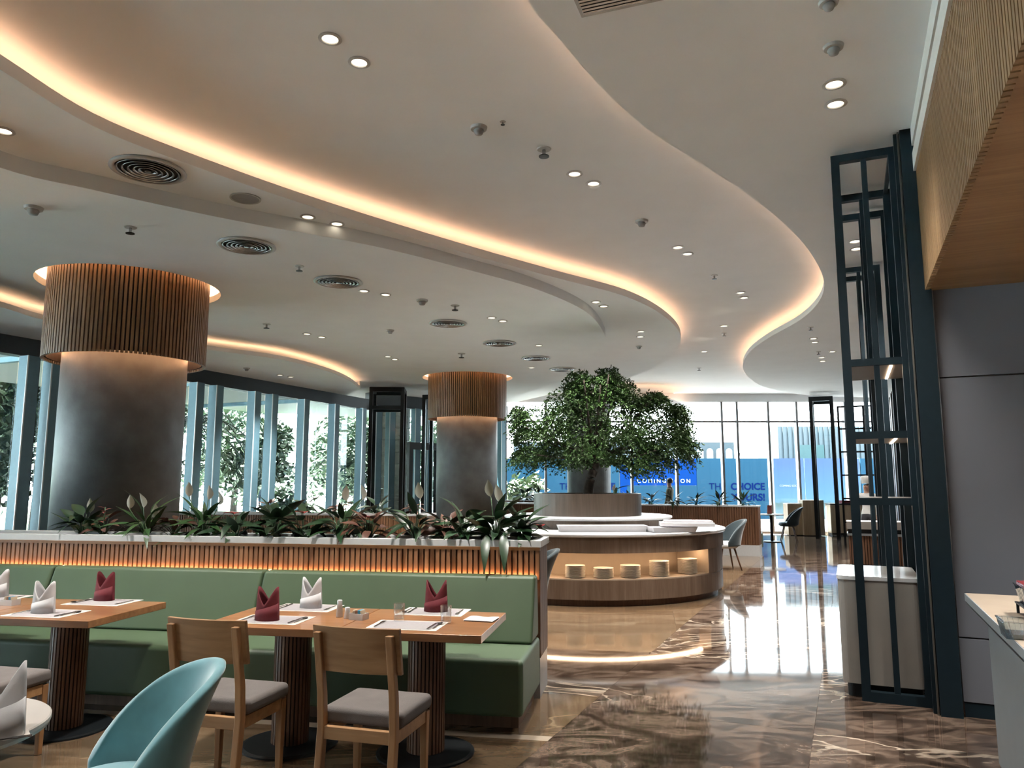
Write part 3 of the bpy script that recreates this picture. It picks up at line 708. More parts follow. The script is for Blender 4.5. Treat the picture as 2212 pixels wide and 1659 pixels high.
wood_chair((-3.02, 4.50), R(-12), 'oak chair at the left edge showing only its grey seat')

# ---------------------------------------------------------------- upholstered shell chairs
def shell_chair(loc, rz, label, mat='velvet', seatmat=None, group=None, s=1.0, legmat='walnut'):
    c = thing('shell_chair', label, 'chair', (loc[0], loc[1], 0), rz, group); c.scale = (s, s, s)
    nu, nv = 28, 12
    def pt(u, v, off):
        ph = (2*u-1)*R(104)                                # 0 = middle of the back (local -y)
        q = abs(2*u-1)
        top = .86-.15*q**1.7-.24*q**4
        z = .40+(top-.40)*v
        r = .225+.035*sin(v*pi*.5)-.02*v+off
        lean = .13*v**1.2*(1-q*q)**.7*(z-.40)/.46
        return Vector((sin(ph)*r*1.06, -cos(ph)*r-lean+.02, z-(0 if v < .98 else .0)))
    m = MB(); th = .045
    A = [[pt(i/nu, j/nv, th/2) for j in range(nv+1)] for i in range(nu+1)]; B = [[pt(i/nu, j/nv, -th/2) for j in range(nv+1)] for i in range(nu+1)]
    vs = [p for r_ in A for p in r_]+[p for r_ in B for p in r_]; k = nv+1; o = (nu+1)*k
    fs = [(i*k+j, (i+1)*k+j, (i+1)*k+j+1, i*k+j+1) for i in range(nu) for j in range(nv)]
    fs += [(o+i*k+j+1, o+(i+1)*k+j+1, o+(i+1)*k+j, o+i*k+j) for i in range(nu) for j in range(nv)]
    fs += [(i*k+nv, (i+1)*k+nv, o+(i+1)*k+nv, o+i*k+nv) for i in range(nu)]+[(o+i*k, o+(i+1)*k, (i+1)*k, i*k) for i in range(nu)]
    fs += [(j, j+1, o+j+1, o+j) for j in range(nv)]+[(o+nu*k+j, o+nu*k+j+1, nu*k+j+1, nu*k+j) for j in range(nv)]
    b = m.add(vs, fs).build('shell', mat, c, smooth=True)
    sd = b.modifiers.new('sub', 'SUBSURF'); sd.levels = 1; sd.render_levels = 1
    MB().lathe([(0, .36), (.19, .365), (.235, .40), (.225, .455), (.17, .475), (0, .478)], 32, (0, .03, 0)).build('seat', seatmat or mat, c, smooth=True)
    for a in (45, 135, 225, 315):
        x, y = cos(R(a)), sin(R(a))
        MB().tube([(x*.15, y*.15+.02, .37), (x*.27, y*.27+.02, 0)], [.018, .011], 10).build('leg', legmat, c, smooth=True)
    return c
shell_chair((-1.49, 3.04), R(128), 'teal velvet shell chair beside the round white table')
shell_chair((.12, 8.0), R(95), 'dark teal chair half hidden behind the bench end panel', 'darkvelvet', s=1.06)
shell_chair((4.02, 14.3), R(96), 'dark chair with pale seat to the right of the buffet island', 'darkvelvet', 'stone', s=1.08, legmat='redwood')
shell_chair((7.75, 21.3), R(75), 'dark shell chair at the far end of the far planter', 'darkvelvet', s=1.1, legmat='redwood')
rt = thing('round_table', 'round white table at the lower left corner', 'table', (-2.03, 2.70, 0))
MB().lathe([(0, .715), (.365, .715), (.385, .722), (.39, .735), (.39, .748), (.385, .752), (0, .752)], 64).build('table_top', 'whitetop', rt)
MB().lathe([(.0, .02), (.05, .02), (.05, .715), (0, .715)], 24).build('stem', 'black', rt, smooth=True)
MB().lathe([(0, 0), (.25, 0), (.25, .012), (0, .02)], 36).build('base_disc', 'black', rt)
rt2 = thing('round_table', 'small white table behind the far planter end', 'table', (7.15, 21.0, 0))
MB().lathe([(0, .72), (.33, .72), (.34, .75), (0, .75)], 40).build('table_top', 'whitetop', rt2)
MB().lathe([(0, 0), (.24, 0), (.24, .02), (.04, .03), (.04, .72), (0, .72)], 24).build('stem', 'black', rt2)
mn = thing('menu_card', 'orange menu card standing on the far small table', 'menu', (7.1, 20.95, .752), R(20))
MB().box(-.07, .07, -.003, .003, 0, .24).build('card_front', 'coral', mn); MB().box(-.07, .07, .03, .036, 0, .24, Matrix.Rotation(R(8), 4, 'X')).build('card_back', 'whitecloth', mn)

# ---------------------------------------------------------------- table settings
ZT = .7515
def placemat(p, rz, label, z=.7502, w=.43, d=.29):
    o = thing('placemat', label, 'placemat', (p[0], p[1], z), rz)
    MB().box(-w/2, w/2, -d/2, d/2, 0, .0012).build('border', 'matwhite', o); MB().box(-w/2+.045, w/2-.045, -d/2+.02, d/2-.02, .0012, .002).build('grey_centre', 'matgrey', o)
    return o
def napkin(p, rz, mat, label, z=.7525, h=.2, w=.155):
    o = thing('folded_napkin', label, 'napkin', (p[0], p[1], z), rz)
    n = 48; nv = 6; vs = []
    def rim(a):
        c = abs(cos(a)); return h*(.47+.53*c**1.25)
    def pos(a, t, f): 
        zz = rim(a)*t; k = f*(1-.10*t)*(1+.012*sin(3*a+1)); return (w/2*cos(a)*k*(1-.05*(t**2)), .052*sin(a)*k, zz)
    for f in (1, .93):
        for i in range(n):
            for j in range(nv+1): vs.append(pos(2*pi*i/n, j/nv, f))
    k = nv+1; q = n*k
    fs = [(i*k+j, ((i+1) % n)*k+j, ((i+1) % n)*k+j+1, i*k+j+1) for i in range(n) for j in range(nv)]
    fs += [tuple(q+t for t in reversed(f)) for f in fs] + [(i*k+nv, ((i+1) % n)*k+nv, q+((i+1) % n)*k+nv, q+i*k+nv) for i in range(n)]
    MB().add(vs, fs).build('body', mat, o, smooth=True)
    # diagonal wrap fold across the front
    vs = []
    for i in range(13):
        a = pi+R(8)+R(164)*i/12; t0 = .0; t1 = .30+.34*(i/12)
        vs += [tuple(Vector(pos(a, 0, 1.035))), tuple(Vector(pos(a, min(.95, t1*h*.8/rim(a)), 1.035)))]
    MB().add(vs, [(2*i, 2*i+2, 2*i+3, 2*i+1) for i in range(12)]).build('wrap_fold', mat, o, smooth=True, solid=.002)
    return o
def fork(p, rz, label, z, group=None):
    o = thing('fork', label, 'cutlery', (p[0], p[1], z), rz, group)
    m = MB().bar((0, -.09, .003), (0, .035, .004), .008, .003).box(-.011, .011, .035, .052, .003, .005)
    m.build('handle', 'steel', o); t = MB()
    for i in range(4): t.box(-.0105+.006*i, -.0075+.006*i, .052, .09, .003, .005)
    t.build('tines', 'steel', o); return o
def knife(p, rz, label, z, group=None):
    o = thing('knife', label, 'cutlery', (p[0], p[1], z), rz, group)
    MB().box(-.006, .006, -.10, -.01, 0, .006).build('handle', 'steel', o, bevel=.002); MB().prism([(-.008, -.01), (.006, -.01), (.006, .07), (.0, .10), (-.007, .09)], .001, .003).build('blade', 'steel', o); return o
def spoon(p, rz, label, z, group=None):
    o = thing('spoon', label, 'cutlery', (p[0], p[1], z), rz, group)
    MB().bar((0, -.09, .003), (0, .04, .004), .007, .003).build('handle', 'steel', o)
    MB().lathe([(0, .001), (.012, .003), (.017, .008), (.015, .008), (.011, .005), (0, .003)], 20).xf(Matrix.Translation((0, .06, 0)) @ Matrix.Diagonal((1, 1.45, 1, 1))).build('bowl', 'steel', o, smooth=True); return o
SETS = [  # napkin px base, mat centre, colour
 ((-1.501, 4.749), (-1.470, 4.765), 'redcloth', 'front left place of the joined tables', 1),
 ((-1.356, 5.216), (-1.387, 5.216), 'whitecloth', 'rear left place of the joined tables', -1),
 ((-0.498, 5.068), (-0.508, 5.050), 'redcloth', 'rear right place of the joined tables', -1),
 (None, (-0.618, 4.582), None, 'front right place of the joined tables', 1),
 ((-2.927, 5.541), (-2.891, 5.456), 'redcloth', 'rear place of the far left table', -1),
 ((-3.040, 5.015), (-3.008, 4.998), 'whitecloth', 'front place of the far left table', 1),
 ((-3.809, 5.719), (-3.805, 5.673), 'whitecloth', 'rear place at the left edge of the view', -1),
]
cn = {'redcloth': 'burgundy', 'whitecloth': 'white'}
for np_, mp_, mt, where, f in SETS:
    placemat(mp_, -A10, 'white edged grey placemat at the '+where)
    if np_ is not None: napkin(np_, -A10+R(rnd.uniform(-8, 8)), mt, cn[mt]+' mitre folded napkin standing at the '+where)
    a = -A10 if f > 0 else pi-A10
    def off(x, y): p = Vector(mp_)+(U10*x+V10*y)*f; return (p.x, p.y)
    fork(off(-.172, .0), a, 'steel fork at the '+where, .7525)
    knife(off(.155, -.01), a, 'steel knife at the '+where, .7525)
    spoon(off(.182, .0), a, 'steel spoon at the '+where, .7525)
def tumbler(p, label, z=.7505, h=.105):
    o = thing('drinking_glass', label, 'glass', (p[0], p[1], z))
    MB().lathe([(0, 0), (.028, 0), (.032, .012), (.034, h), (.0315, h), (.0295, .016), (0, .014)], 32).build('tumbler', 'drink', o, smooth=True); return o
tumbler((-0.688, 4.718), 'water glass behind the empty placemat')
tumbler((-0.396, 4.642), 'water glass in front of the right burgundy napkin')
fnp = thing('flat_napkin', 'white napkin lying flat at the right table edge', 'napkin', (*(-0.188, 4.765), .7505), -A10-R(6))
MB().grid(lambda u, v: (-.095+.19*u, -.075+.15*v, .007+.003*sin(u*9)*v), 10, 8).build('top_layer', 'whitecloth', fnp, smooth=True)
MB().box(-.09, .09, -.07, .07, 0, .006).build('under_layers', 'whitecloth', fnp, bevel=.002)
def shaker(p, label, h):
    o = thing('shaker', label, 'shaker', (p[0], p[1], .7505))
    MB().lathe([(0, 0), (.021, 0), (.022, .005), (.016, h*.72), (.016, h*.95), (.013, h), (0, h)], 28).build('body', 'porcelain', o, smooth=True)
    MB().lathe([(0, h+.0005), (.009, h+.0005)], 16).build('holes_plate', 'speaker', o)
shaker((-1.084, 4.862), 'tall white pepper shaker beside the sachet box', .105)
shaker((-1.024, 4.813), 'short white salt shaker beside the sachet box', .068)
def sachet_box(p, rz, label):
    o = thing('sachet_box', label, 'box', (p[0], p[1], .7505), rz)
    m = MB().box(-.05, .05, -.035, .035, 0, .004)
    m.box(-.05, .05, -.035, -.030, .004, .038).box(-.05, .05, .030, .035, .004, .038).box(-.05, -.045, -.03, .03, .004, .038).box(.045, .05, -.03, .03, .004, .038)
    m.build('tray', 'porcelain', o)
    for k in range(7):
        s = thing('sugar_sachet', '%s sugar sachet from the left in the %s' % (('first', 'second', 'third', 'fourth', 'fifth', 'sixth', 'seventh')[k], label.split(' with')[0]), 'sachet', (0, 0, 0), group='sachets in the '+label.split(' with')[0])
        mm = Matrix.Translation(o.location) @ Matrix.Rotation(rz, 4, 'Z') @ Matrix.Translation((-.036+.012*k, 0, .006)) @ Matrix.Rotation(R(12-4*k), 4, 'Y')
        s.matrix_world = mm
        MB().box(-.004, .004, -.024, .024, 0, .052).build('packet', ('sachetcream', 'sachetcream', 'sachetbrown', 'sachetbrown', 'sachetblue', 'sachetblue', 'sachetcream')[k], s, bevel=.002)
sachet_box((-0.946, 4.781), -A10-R(12), 'white sachet box on the joined tables with paper sachets')
sachet_box((-3.464, 5.333), -A10-R(5), 'white sachet box on the far left table with paper sachets')
# round white table
placemat((-1.80, 2.62), R(38), 'grey placemat on the round white table', .7522, .32, .26)
napkin((-1.711, 2.612), R(15), 'whitecloth', 'white folded napkin on the round white table', .7545, .235, .175)
fork((-1.660, 2.558), R(-60), 'steel fork on the round white table', .7545)

# ---------------------------------------------------------------- black steel shelf screens
def frame_bars(m, w, h, t, mid=True):
    """upright rectangular frame in the local xz plane at y 0..t"""
    m.box(0, t, 0, t, 0, h).box(w-t, w, 0, t, 0, h).box(t, w-t, 0, t, h-t*1.2, h).box(t, w-t, 0, t, 0, t)
    return m
SO = (2.57, 5.76)
def screen_unit(name, label, s, w=.475, depth=1.0, h=4.2, shelves=(), t=.062, lines=True):
    p = Vector(SO)+V24*s
    o = thing(name, label, 'shelf', (p.x, p.y, 0), -A24)
    for nm, y in (('front', 0), ('back', depth-t)) if depth else (('front', 0),):
        MB().box(0, t, y, y+t, 0, h).build('upright', 'navy', o); MB().box(w-t, w, y, y+t, 0, h).build('upright', 'navy', o)
        MB().box(w/2-.02, w/2+.02, y+.006, y+.05, t, h-t).build('middle_bar', 'navy', o)
        MB().box(t, w-t, y, y+t, h-.06, h).build('top_rail', 'navy', o); MB().box(t, w-t, y, y+t, 0, .07).build('bottom_rail', 'navy', o)
    if depth:
        for x in (.004, w-t+.006):
            MB().box(x, x+.03, t, depth-t, h-.05, h-.01).build('depth_rail', 'navy', o)
    for z in shelves:
        b = MB().box(t*.5, w-.006, t, depth-t, z-.045, z).build('shelf_board', 'cabinet', o)
        MB().box(t, w-t, .004, .04, z-.05, z+.004).build('shelf_rail', 'navy', o)
        MB().box(w*.70, w*.70+.018, .1, depth-.1, z-.052, z-.046).build('light_strip', 'ledshelf', o)
    return o
screen_unit('shelf_screen', 'tall black steel shelf frame with lit boards beside the post', 0, shelves=(2.53, 1.97, 1.47))
screen_unit('shelf_screen', 'second black frame standing behind the tall shelf', 1.5, depth=0, h=4.2)
screen_unit('shelf_screen', 'third black frame farther along the corridor wall', 3.5, depth=.5, h=4.2)
po = thing('steel_post', 'black square steel post beside the grey wall', 'post', (2.965, 5.375, 0), -A24)
MB().box(-.03, .105, 0, .10, 0, 4.24).build('shaft', 'navy', po); MB().box(-.07, -.03, .06, .09, 0, 4.24).build('backing_plate', 'navy', po); MB().box(-.046, -.036, .03, .06, 0, 4.24).build('trim_strip', 'bronze', po)
cb = thing('service_cabinet', 'taupe cabinet with white top inside the black shelf frame', 'cabinet', (SO[0]-.125*U24.x+.09*V24.x, SO[1]-.125*U24.y+.09*V24.y, 0), -A24)
def rrect(x0, x1, y0, y1, r, n=6):
    out = []
    for cx, cy, a in ((x1-r, y0+r, -90), (x1-r, y1-r, 0), (x0+r, y1-r, 90), (x0+r, y0+r, 180)):
        for k in range(n+1): out.append((cx+r*cos(R(a+90*k/n)), cy+r*sin(R(a+90*k/n))))
    return out
MB().prism(rrect(0, .56, 0, .86, .06), .10, .855).build('body', 'cabinet', cb); MB().prism(rrect(.03, .54, .03, .83, .05), 0, .10).build('toe_kick', 'black', cb)
MB().prism(rrect(-.006, .566, -.006, .866, .062), .855, .885).build('white_top', 'porcelain', cb, bevel=.003)

# far frames
def open_frame(loc, rz, w, d, h, label, t=.06, zmid=None):
    o = thing('display_tower', label, 'tower', (loc[0], loc[1], 0), rz)
    for x in (0, w-t):
        for y in (0, d-t): MB().box(x, x+t, y, y+t, 0, h).build('upright', 'black', o)
    for y in (0, d-t):
        MB().box(t, w-t, y, y+t, h-t*1.3, h).build('top_rail', 'black', o)
        if zmid: MB().box(t, w-t, y, y+t, zmid-t, zmid).build('middle_rail', 'black', o)
    for x in (0, w-t): MB().box(x, x+t, t, d-t, h-t, h).build('side_rail', 'black', o)
    MB().box(t, w-t, d*.5, d*.5+.012, .05, h-.1).build('glass_panel', 'pane', o)
    return o
open_frame((8.75, 22.0), -A24, .66, 1.1, 4.12, 'tall black frame beside the reception desk', .10)
open_frame((-3.62, 18.9), R(4), .88, .9, 4.02, 'tall black frame left of the farther column', .09, 3.55)
open_frame((-2.36, 19.6), R(-10), .8, .8, 3.9, 'black frame mostly hidden by the farther column', .09)
sc = thing('stone_pillar', 'rough brown stone pillar outside behind the black frame', 'pillar', (-3.55, 22.7, 0))
for k in range(12):
    MB().box(-.42+.01*(k % 2), .42-.01*((k+1) % 2), -.3, .3, .36*k, .36*k+.35).build('stone', 'rough', sc)
dr = thing('door_1', 'dark glazed door between the black frames', 'door', (-2.55, 21.7, 0), R(45), kind='structure')
MB().box(-.55, -.42, -.06, .06, 0, 2.75).box(.42, .55, -.06, .06, 0, 2.75).box(-.42, .42, -.06, .06, 2.55, 2.75).build('door_frame', 'black', dr); MB().box(-.42, .42, -.01, .01, .03, 2.55).build('pane', 'pane', dr)

# ---------------------------------------------------------------- service counter at the right edge
ct = thing('service_counter', 'long pale counter running under the oak bulkhead', 'counter', (2.72, 4.63, 0), -A24)
MB().box(0, 1.1, -6, 0, .885, .93).build('worktop', 'counter', ct, bevel=.003)
MB().box(-.003, .0, -6, 0, .885, .928).build('edge_band', 'lilac', ct)
MB().box(.015, 1.1, -6, -.01, .872, .885).build('shadow_groove', 'navy', ct)
m = MB(); vs = [(0, -6, .872), (0, -.005, .872), (1.1, -.005, .872), (1.1, -6, .872), (.06, -6, .80), (.06, -.34, .80), (1.1, -.34, .80), (1.1, -6, .80)]
m.add(vs, [(0,1,2,3), (7,6,5,4), (0,4,5,1), (1,5,6,2), (2,6,7,3), (3,7,4,0)]).build('sloped_underside', 'lilac', ct)
MB().box(.06, 1.1, -6, -.34, .08, .80).build('front_panel', 'lilac', ct); MB().box(.10, 1.1, -6, -.40, 0, .08).build('toe_kick', 'navy', ct)
def bin_(p, z, label, lid, s=1.):
    o = thing('serving_bin', label, 'tray', (p[0], p[1], z), -A24); o.scale = (s, s, s)
    vs = []; a, b, h = .16, .13, .115
    def ringp(t, sh): return [(sx*a*t*(1+sh)+0, sy*b*t*(1+sh), 0) for sx, sy in ((-1,-1), (1,-1), (1,1), (-1,1))]
    w = MB()
    for (x0, y0, x1, y1) in ((-a, -b, a, -b), (a, -b, a, b), (a, b, -a, b), (-a, b, -a, -b)):
        n = 10
        for k in range(n):
            u0, u1 = k/n, (k+1)/n; r0 = .006*(k % 2); 
            p0 = Vector((x0+(x1-x0)*u0, y0+(y1-y0)*u0, 0)); p1 = Vector((x0+(x1-x0)*u1, y0+(y1-y0)*u1, 0)); nn = Vector((y1-y0, -(x1-x0), 0)).normalized()
            w.add([p0*.86+nn*r0, p1*.86+nn*r0, p1*1.0+nn*r0+Vector((0, 0, h)), p0*1.0+nn*r0+Vector((0, 0, h))], [(0,1,2,3)])
    w.build('fluted_walls', 'acryl', o, solid=.005)
    MB().box(-a*.86, a*.86, -b*.86, b*.86, 0, .006).build('bottom', 'acryl', o)
    MB().slab([(-a*1.06, -b*1.06), (a*1.06, -b*1.06), (a*1.06, b*1.06), (-a*1.06, b*1.06)], [[(-a*.97, -b*.97), (a*.97, -b*.97), (a*.97, b*.97), (-a*.97, b*.97)]], h-.004, h+.006).build('rim', 'drink', o)
    MB().box(-a*.80, a*.80, -b*.80, b*.80, .0065, .03).build('contents', lid[0], o)
    if lid[1]: MB().box(-a*.96, a*.96, -b*.96, b*.96, h-.02, h+.02).build('lid', lid[1], o, bevel=.006)
bin_((2.198, 3.305), .9305, 'clear fluted serving bin with an open top on the counter', ('steel', None), .62)
ris = thing('tray_riser', 'dark riser under the red lidded bin', 'stand', (*(2.636, 3.782), .9305), -A24)
MB().box(-.13, .13, -.11, .11, .05, .056).build('top_plate', 'black', ris)
for sx in (-1, 1):
    for sy in (-1, 1): MB().box(sx*.12-.006, sx*.12+.006, sy*.10-.006, sy*.10+.006, 0, .05).build('leg', 'black', ris)
bin_((2.636, 3.782), .9875, 'clear fluted serving bin with a red lid', ('redacryl', 'redacryl'), .78)

# ---------------------------------------------------------------- round buffet island with the tree planter
IX, IY = 1.19, 12.0
il = thing('buffet_island', 'round veneered buffet island with an open plate shelf', 'buffet', (IX, IY, 0))
RI = 2.05
MB().lathe([(1.30, 0), (RI-.10, 0), (RI-.10, .085), (1.30, .085)], 96).build('toe_kick', 'redwood', il, smooth=False)
a0, a1 = R(-128), R(-40)
MB().lathe([(1.3, .085), (RI-.02, .085), (RI-.02, .335), (1.3, .335)], 96).build('lower_band', 'veneer', il)
MB().lathe([(1.3, .335), (RI-.03, .335), (RI-.03, .35), (1.3, .35)], 96).build('plate_shelf', 'counter', il)
MB().lathe([(1.3, .68), (RI, .68), (RI, .885), (1.3, .885)], 96).build('upper_band', 'veneer', il)
MB().lathe([(1.28, .35), (1.55, .35), (1.55, .68), (1.28, .68)], 96).build('back_panel', 'counter', il)
MB().lathe([(1.55, .35), (RI-.02, .35), (RI-.02, .68), (1.55, .68)], 60, a0=a1, a1=a0+2*pi).build('side_wall', 'veneer', il)
for a in (a0, a1):
    m = MB(); c, s = cos(a), sin(a); m.add([(1.55*c, 1.55*s, .35), ((RI-.02)*c, (RI-.02)*s, .35), ((RI-.02)*c, (RI-.02)*s, .68), (1.55*c, 1.55*s, .68)], [(0,1,2,3)])
    m.build('end_panel', 'counter', il, solid=.02)
MB().lathe([(1.1, .885), (RI+.03, .885), (RI+.04, .90), (RI+.04, .92), (RI+.03, .93), (1.1, .93)], 96).build('white_counter_top', 'stone', il)
MB().lathe([(1.0, .93), (1.16, .93), (1.16, 1.055), (1.0, 1.055)], 72).build('tier_drum', 'veneer', il)
MB().lathe([(.6, 1.055), (1.29, 1.055), (1.31, 1.065), (1.31, 1.085), (1.29, 1.095), (.6, 1.095)], 72).build('upper_shelf', 'stone', il)
MB().lathe([(RI-.16, .672), (RI-.12, .672), (RI-.12, .678), (RI-.16, .678), (RI-.16, .672)], 60, a0=a0+.03, a1=a1-.03).build('light_strip', 'ledisl', il)
pr = thing('tree_planter', 'round veneered tub holding the indoor tree', 'planter', (IX, IY, 1.0955))
MB().lathe([(.78, 0), (.845, 0), (.845, .335), (.80, .335), (.80, .26)], 72).build('tub', 'tubwood', pr)
s_ = MB().lathe([(0, .27), (.8, .25)], 40).build('soil', 'soil', pr); s_['kind'] = 'stuff'
for k in range(72 if False else 0): pass
def arc(deg, r): return (IX+r*cos(R(deg)), IY+r*sin(R(deg)))
ORD = 'lowest,second,third,fourth,fifth,sixth,seventh,eighth,ninth,tenth,eleventh,twelfth,thirteenth,fourteenth'.split(',')
def plate_stack(deg, n, name):
    x, y = arc(deg, 1.84)
    for k in range(n):
        o = thing('plate', '%s of the %s' % ('topmost plate' if k == n-1 else ORD[k]+' plate up', name), 'plate', (x, y, .351+k*.0145), group=name)
        o.rotation_euler = (0, 0, k*.7)
        MB_PL(o)
_pl = [None]
def MB_PL(o):
    if _pl[0] is None:
        _pl[0] = (MB().lathe([(0, .001), (.08, .001), (.088, .004), (.135, .012), (.133, .0145), (.086, .0075), (0, .005)], 28).mesh('dish', 'plate', True), MB().lathe([(.075, 0), (.082, 0), (.082, .003), (.075, .003)], 24).mesh('foot_ring', 'plate', True))
    obj('dish', _pl[0][0], o); obj('foot_ring', _pl[0][1], o)
for deg, n, nm in ((-101, 11, 'leftmost cream plate pile on the island shelf'), (-89.4, 9, 'second and lowest cream plate pile from the left'), (-78, 11, 'third cream plate pile from the left'), (-64.5, 14, 'tallest cream plate pile, fourth from the left'), (-47.5, 14, 'rightmost cream plate pile on the island shelf')):
    plate_stack(deg, n, nm)
def tray(p, rz, w, d, h, label, slope=.03):
    o = thing('display_tray', label, 'tray', (p[0], p[1], .9305), rz)
    vs = [(-w/2+slope, -d/2, 0), (w/2-slope, -d/2, 0), (w/2-slope, d/2, 0), (-w/2+slope, d/2, 0), (-w/2, -d/2-.02, h), (w/2, -d/2-.02, h), (w/2, d/2+.02, h), (-w/2, d/2+.02, h)]
    MB().add(vs, [(3,2,1,0), (0,1,5,4), (1,2,6,5), (2,3,7,6), (3,0,4,7)]).build('sides', 'paper', o)
    MB().box(-w/2+.02, w/2-.02, -d/2, d/2, h-.02, h-.006).build('surface', 'paper', o)
tray((1.235, 10.491), R(2), 1.22, .28, .085, 'long white display tray at the front of the island')
tray((2.156, 10.391), R(14), .66, .30, .07, 'lower white display tray at the right of the island')
o = thing('display_tray', 'white sheet tray stacked slanting on the right display tray', 'tray', (*(2.402, 10.492), 1.004), R(-8))
MB().box(-.36, .36, -.2, .2, 0, .05).build('slab', 'paper', o, bevel=.004); MB().box(-.30, .34, -.16, .22, .0505, .075).build('top_sheet', 'paper', o)

# ---------------------------------------------------------------- indoor tree
tr = thing('indoor_tree', 'bushy green indoor ficus tree rising from the island tub', 'tree', (IX, IY, 1.36))
def tp(px, py, dy=0): return Vector(((px-1106)*.00748-IX, dy, 1.58+(1045-py)*.00735-1.36))
trunk = [Vector((.02, 0, 0)), Vector((.02, 0, .15)), Vector((.07, 0, .33)), Vector((.13, .0, .5)), Vector((.15, .02, .75))]
MB().tube(spline(trunk, 5), [.085-.0012*i for i in range(21)], 12).build('trunk', 'bark', tr, smooth=True)
lob = [(1290,838,48,34),(1255,828,28,26),(1308,815,18,24),(1326,842,34,30),(1243,870,55,36),(1375,872,42,24),(1200,905,62,34),(1290,915,105,55),(1395,935,70,42),(1188,950,62,34),(1290,965,105,42),(1405,975,62,38),(1455,920,30,44),(1468,962,24,34),(1155,985,42,26),(1255,988,80,24),(1135,925,26,24),(1360,1000,60,24),(1450,885,24,14),(1405,858,26,12),(1130,890,18,14)]
m = MB(); tips = []
for k, (px, py, rx, ry) in enumerate(lob):
    e = tp(px, py, rnd.uniform(-.5, .5)); b = trunk[-1].lerp(trunk[2], rnd.random()*.7)
    mid = b.lerp(e, .5)+Vector((0, 0, -.06)); m.tube(spline([b, mid, e], 4), [.032-.0026*i for i in range(9)], 6)
m.build('branches', 'bark', tr, smooth=True)
m = MB()
def leafquad(m, p, d, L, w):
    d = d.normalized(); s = d.cross(Vector((rnd.uniform(-1, 1), rnd.uniform(-1, 1), rnd.uniform(-1, 1)))).normalized()
    n = d.cross(s)*w*.25
    m.add([p, p+d*L*.45+s*w/2+n, p+d*L, p+d*L*.45-s*w/2+n], [(0,1,2), (0,2,3)])
for (px, py, rx, ry) in lob:
    c = tp(px, py); ax = rx*.0075; az = ry*.0074; ay = min(1.0, ax*1.05+.12)
    nt = int(260*(ax*az*4)**.8)+60
    for i in range(nt):
        # a drooping twig of leaves
        u = Vector((rnd.gauss(0, 1), rnd.gauss(0, 1), rnd.gauss(0, 1))).normalized()*(rnd.random()**.42*1.04)
        p = c+Vector((u.x*ax, u.y*ay, u.z*az))
        out = Vector((p.x-.1, p.y, .25)); dirn = (out.normalized()+Vector((rnd.uniform(-.5, .5), rnd.uniform(-.5, .5), rnd.uniform(-.6, .3)))).normalized()
        for j in range(11):
            q = p+dirn*.017*j+Vector((0, 0, -.0014*j*j))
            leafquad(m, q, dirn*.5+Vector((rnd.uniform(-1, 1), rnd.uniform(-1, 1), rnd.uniform(-1.3, .4))), rnd.uniform(.040, .062), rnd.uniform(.020, .032))
fo = m.build('foliage', 'foliage', tr); fo['kind'] = 'stuff'

# ---------------------------------------------------------------- far planter, reception desk, corridor counter
def far_planter(loc, rz, L, label, h=1.10, wall='redwood', n=120):
    o = thing('planter_divider', label, 'planter', (loc[0], loc[1], 0), rz)
    MB().box(-L, 0, 0, .5, 0, .24).build('white_plinth', 'stone', o); MB().box(-L+.02, -.02, .015, .485, .24, h-.03).build('core', wall, o)
    m = MB(); 
    for k in range(n): x = -L+.02+(L-.04)*k/n; m.box(x, x+(L/n)*.62, -.002, .016, .24, h-.03)
    for k in range(12): y = .02+.04*k; m.box(-.02, .0, y, y+.026, .24, h-.03)
    s = m.build('slat_cladding', wall, o); s['kind'] = 'stuff'
    MB().slab([(-L, -.01), (.01, -.01), (.01, .51), (-L, .51)], [[(-L+.06, .07), (-.06, .07), (-.06, .43), (-L+.06, .43)]], h-.03, h).build('stone_rim', 'stone', o)
    MB().box(-L+.06, -.06, .07, .43, h-.05, h-.02).build('soil', 'soil', o)
    return o
far_planter((5.42, 16.75), -A24, 6.4, 'far dark slatted planter wall with white plinth behind the island')
be2 = thing('banquette_bench', 'green bench end just visible behind the far planter', 'bench', (5.72, 17.55, 0), -A24)
MB().box(-4, 0, .0, .5, .1, .45).build('seat', 'green', be2, bevel=.03); MB().box(-3.95, -.05, .05, .45, 0, .1).build('base', 'walnut', be2)
far_planter((.9, 21.3), R(0), 1.4, 'short slatted planter left of the tree tub', 1.12, n=30)
mid = far_planter((-1.3, 11.6), -A10, 4.6, 'oak planter wall with white rim in the middle distance', 1.12, 'slat', 110)
rd = thing('reception_desk', 'pale wooden reception desk with a raised front block', 'desk', (8.9, 23.2, 0), -R(6))
MB().box(0, .62, .05, .55, .02, 1.08).build('front_block', 'veneer2', rd, bevel=.004); MB().box(-.42, -.002, .2, .75, .02, .95).build('side_block', 'veneer2', rd, bevel=.004)
MB().box(-.42, .0, .2, .75, .95, .98).build('side_top', 'stone', rd); MB().box(-.35, .55, .25, .7, 0, .02).build('toe_kick', 'black', rd)
rd2 = thing('reception_counter', 'long pale wooden counter right of the reception desk', 'desk', (9.95, 23.75, 0), -R(6))
MB().box(0, 1.75, 0, .5, .06, .93).build('body', 'veneer2', rd2, bevel=.004); MB().box(-.02, 1.77, -.02, .52, .93, .97).build('worktop', 'black', rd2); MB().box(.03, 1.7, .04, .46, 0, .06).build('toe_kick', 'black', rd2)
fl = thing('folder_pile', 'dark red folders lying on the long reception counter', 'folder', (10.65, 23.93, .9705), R(10))
for k in range(3): MB().box(-.35+.03*k, .3-.02*k, -.12, .12, .03*k, .03*k+.028).build('folder', 'redcloth', fl)
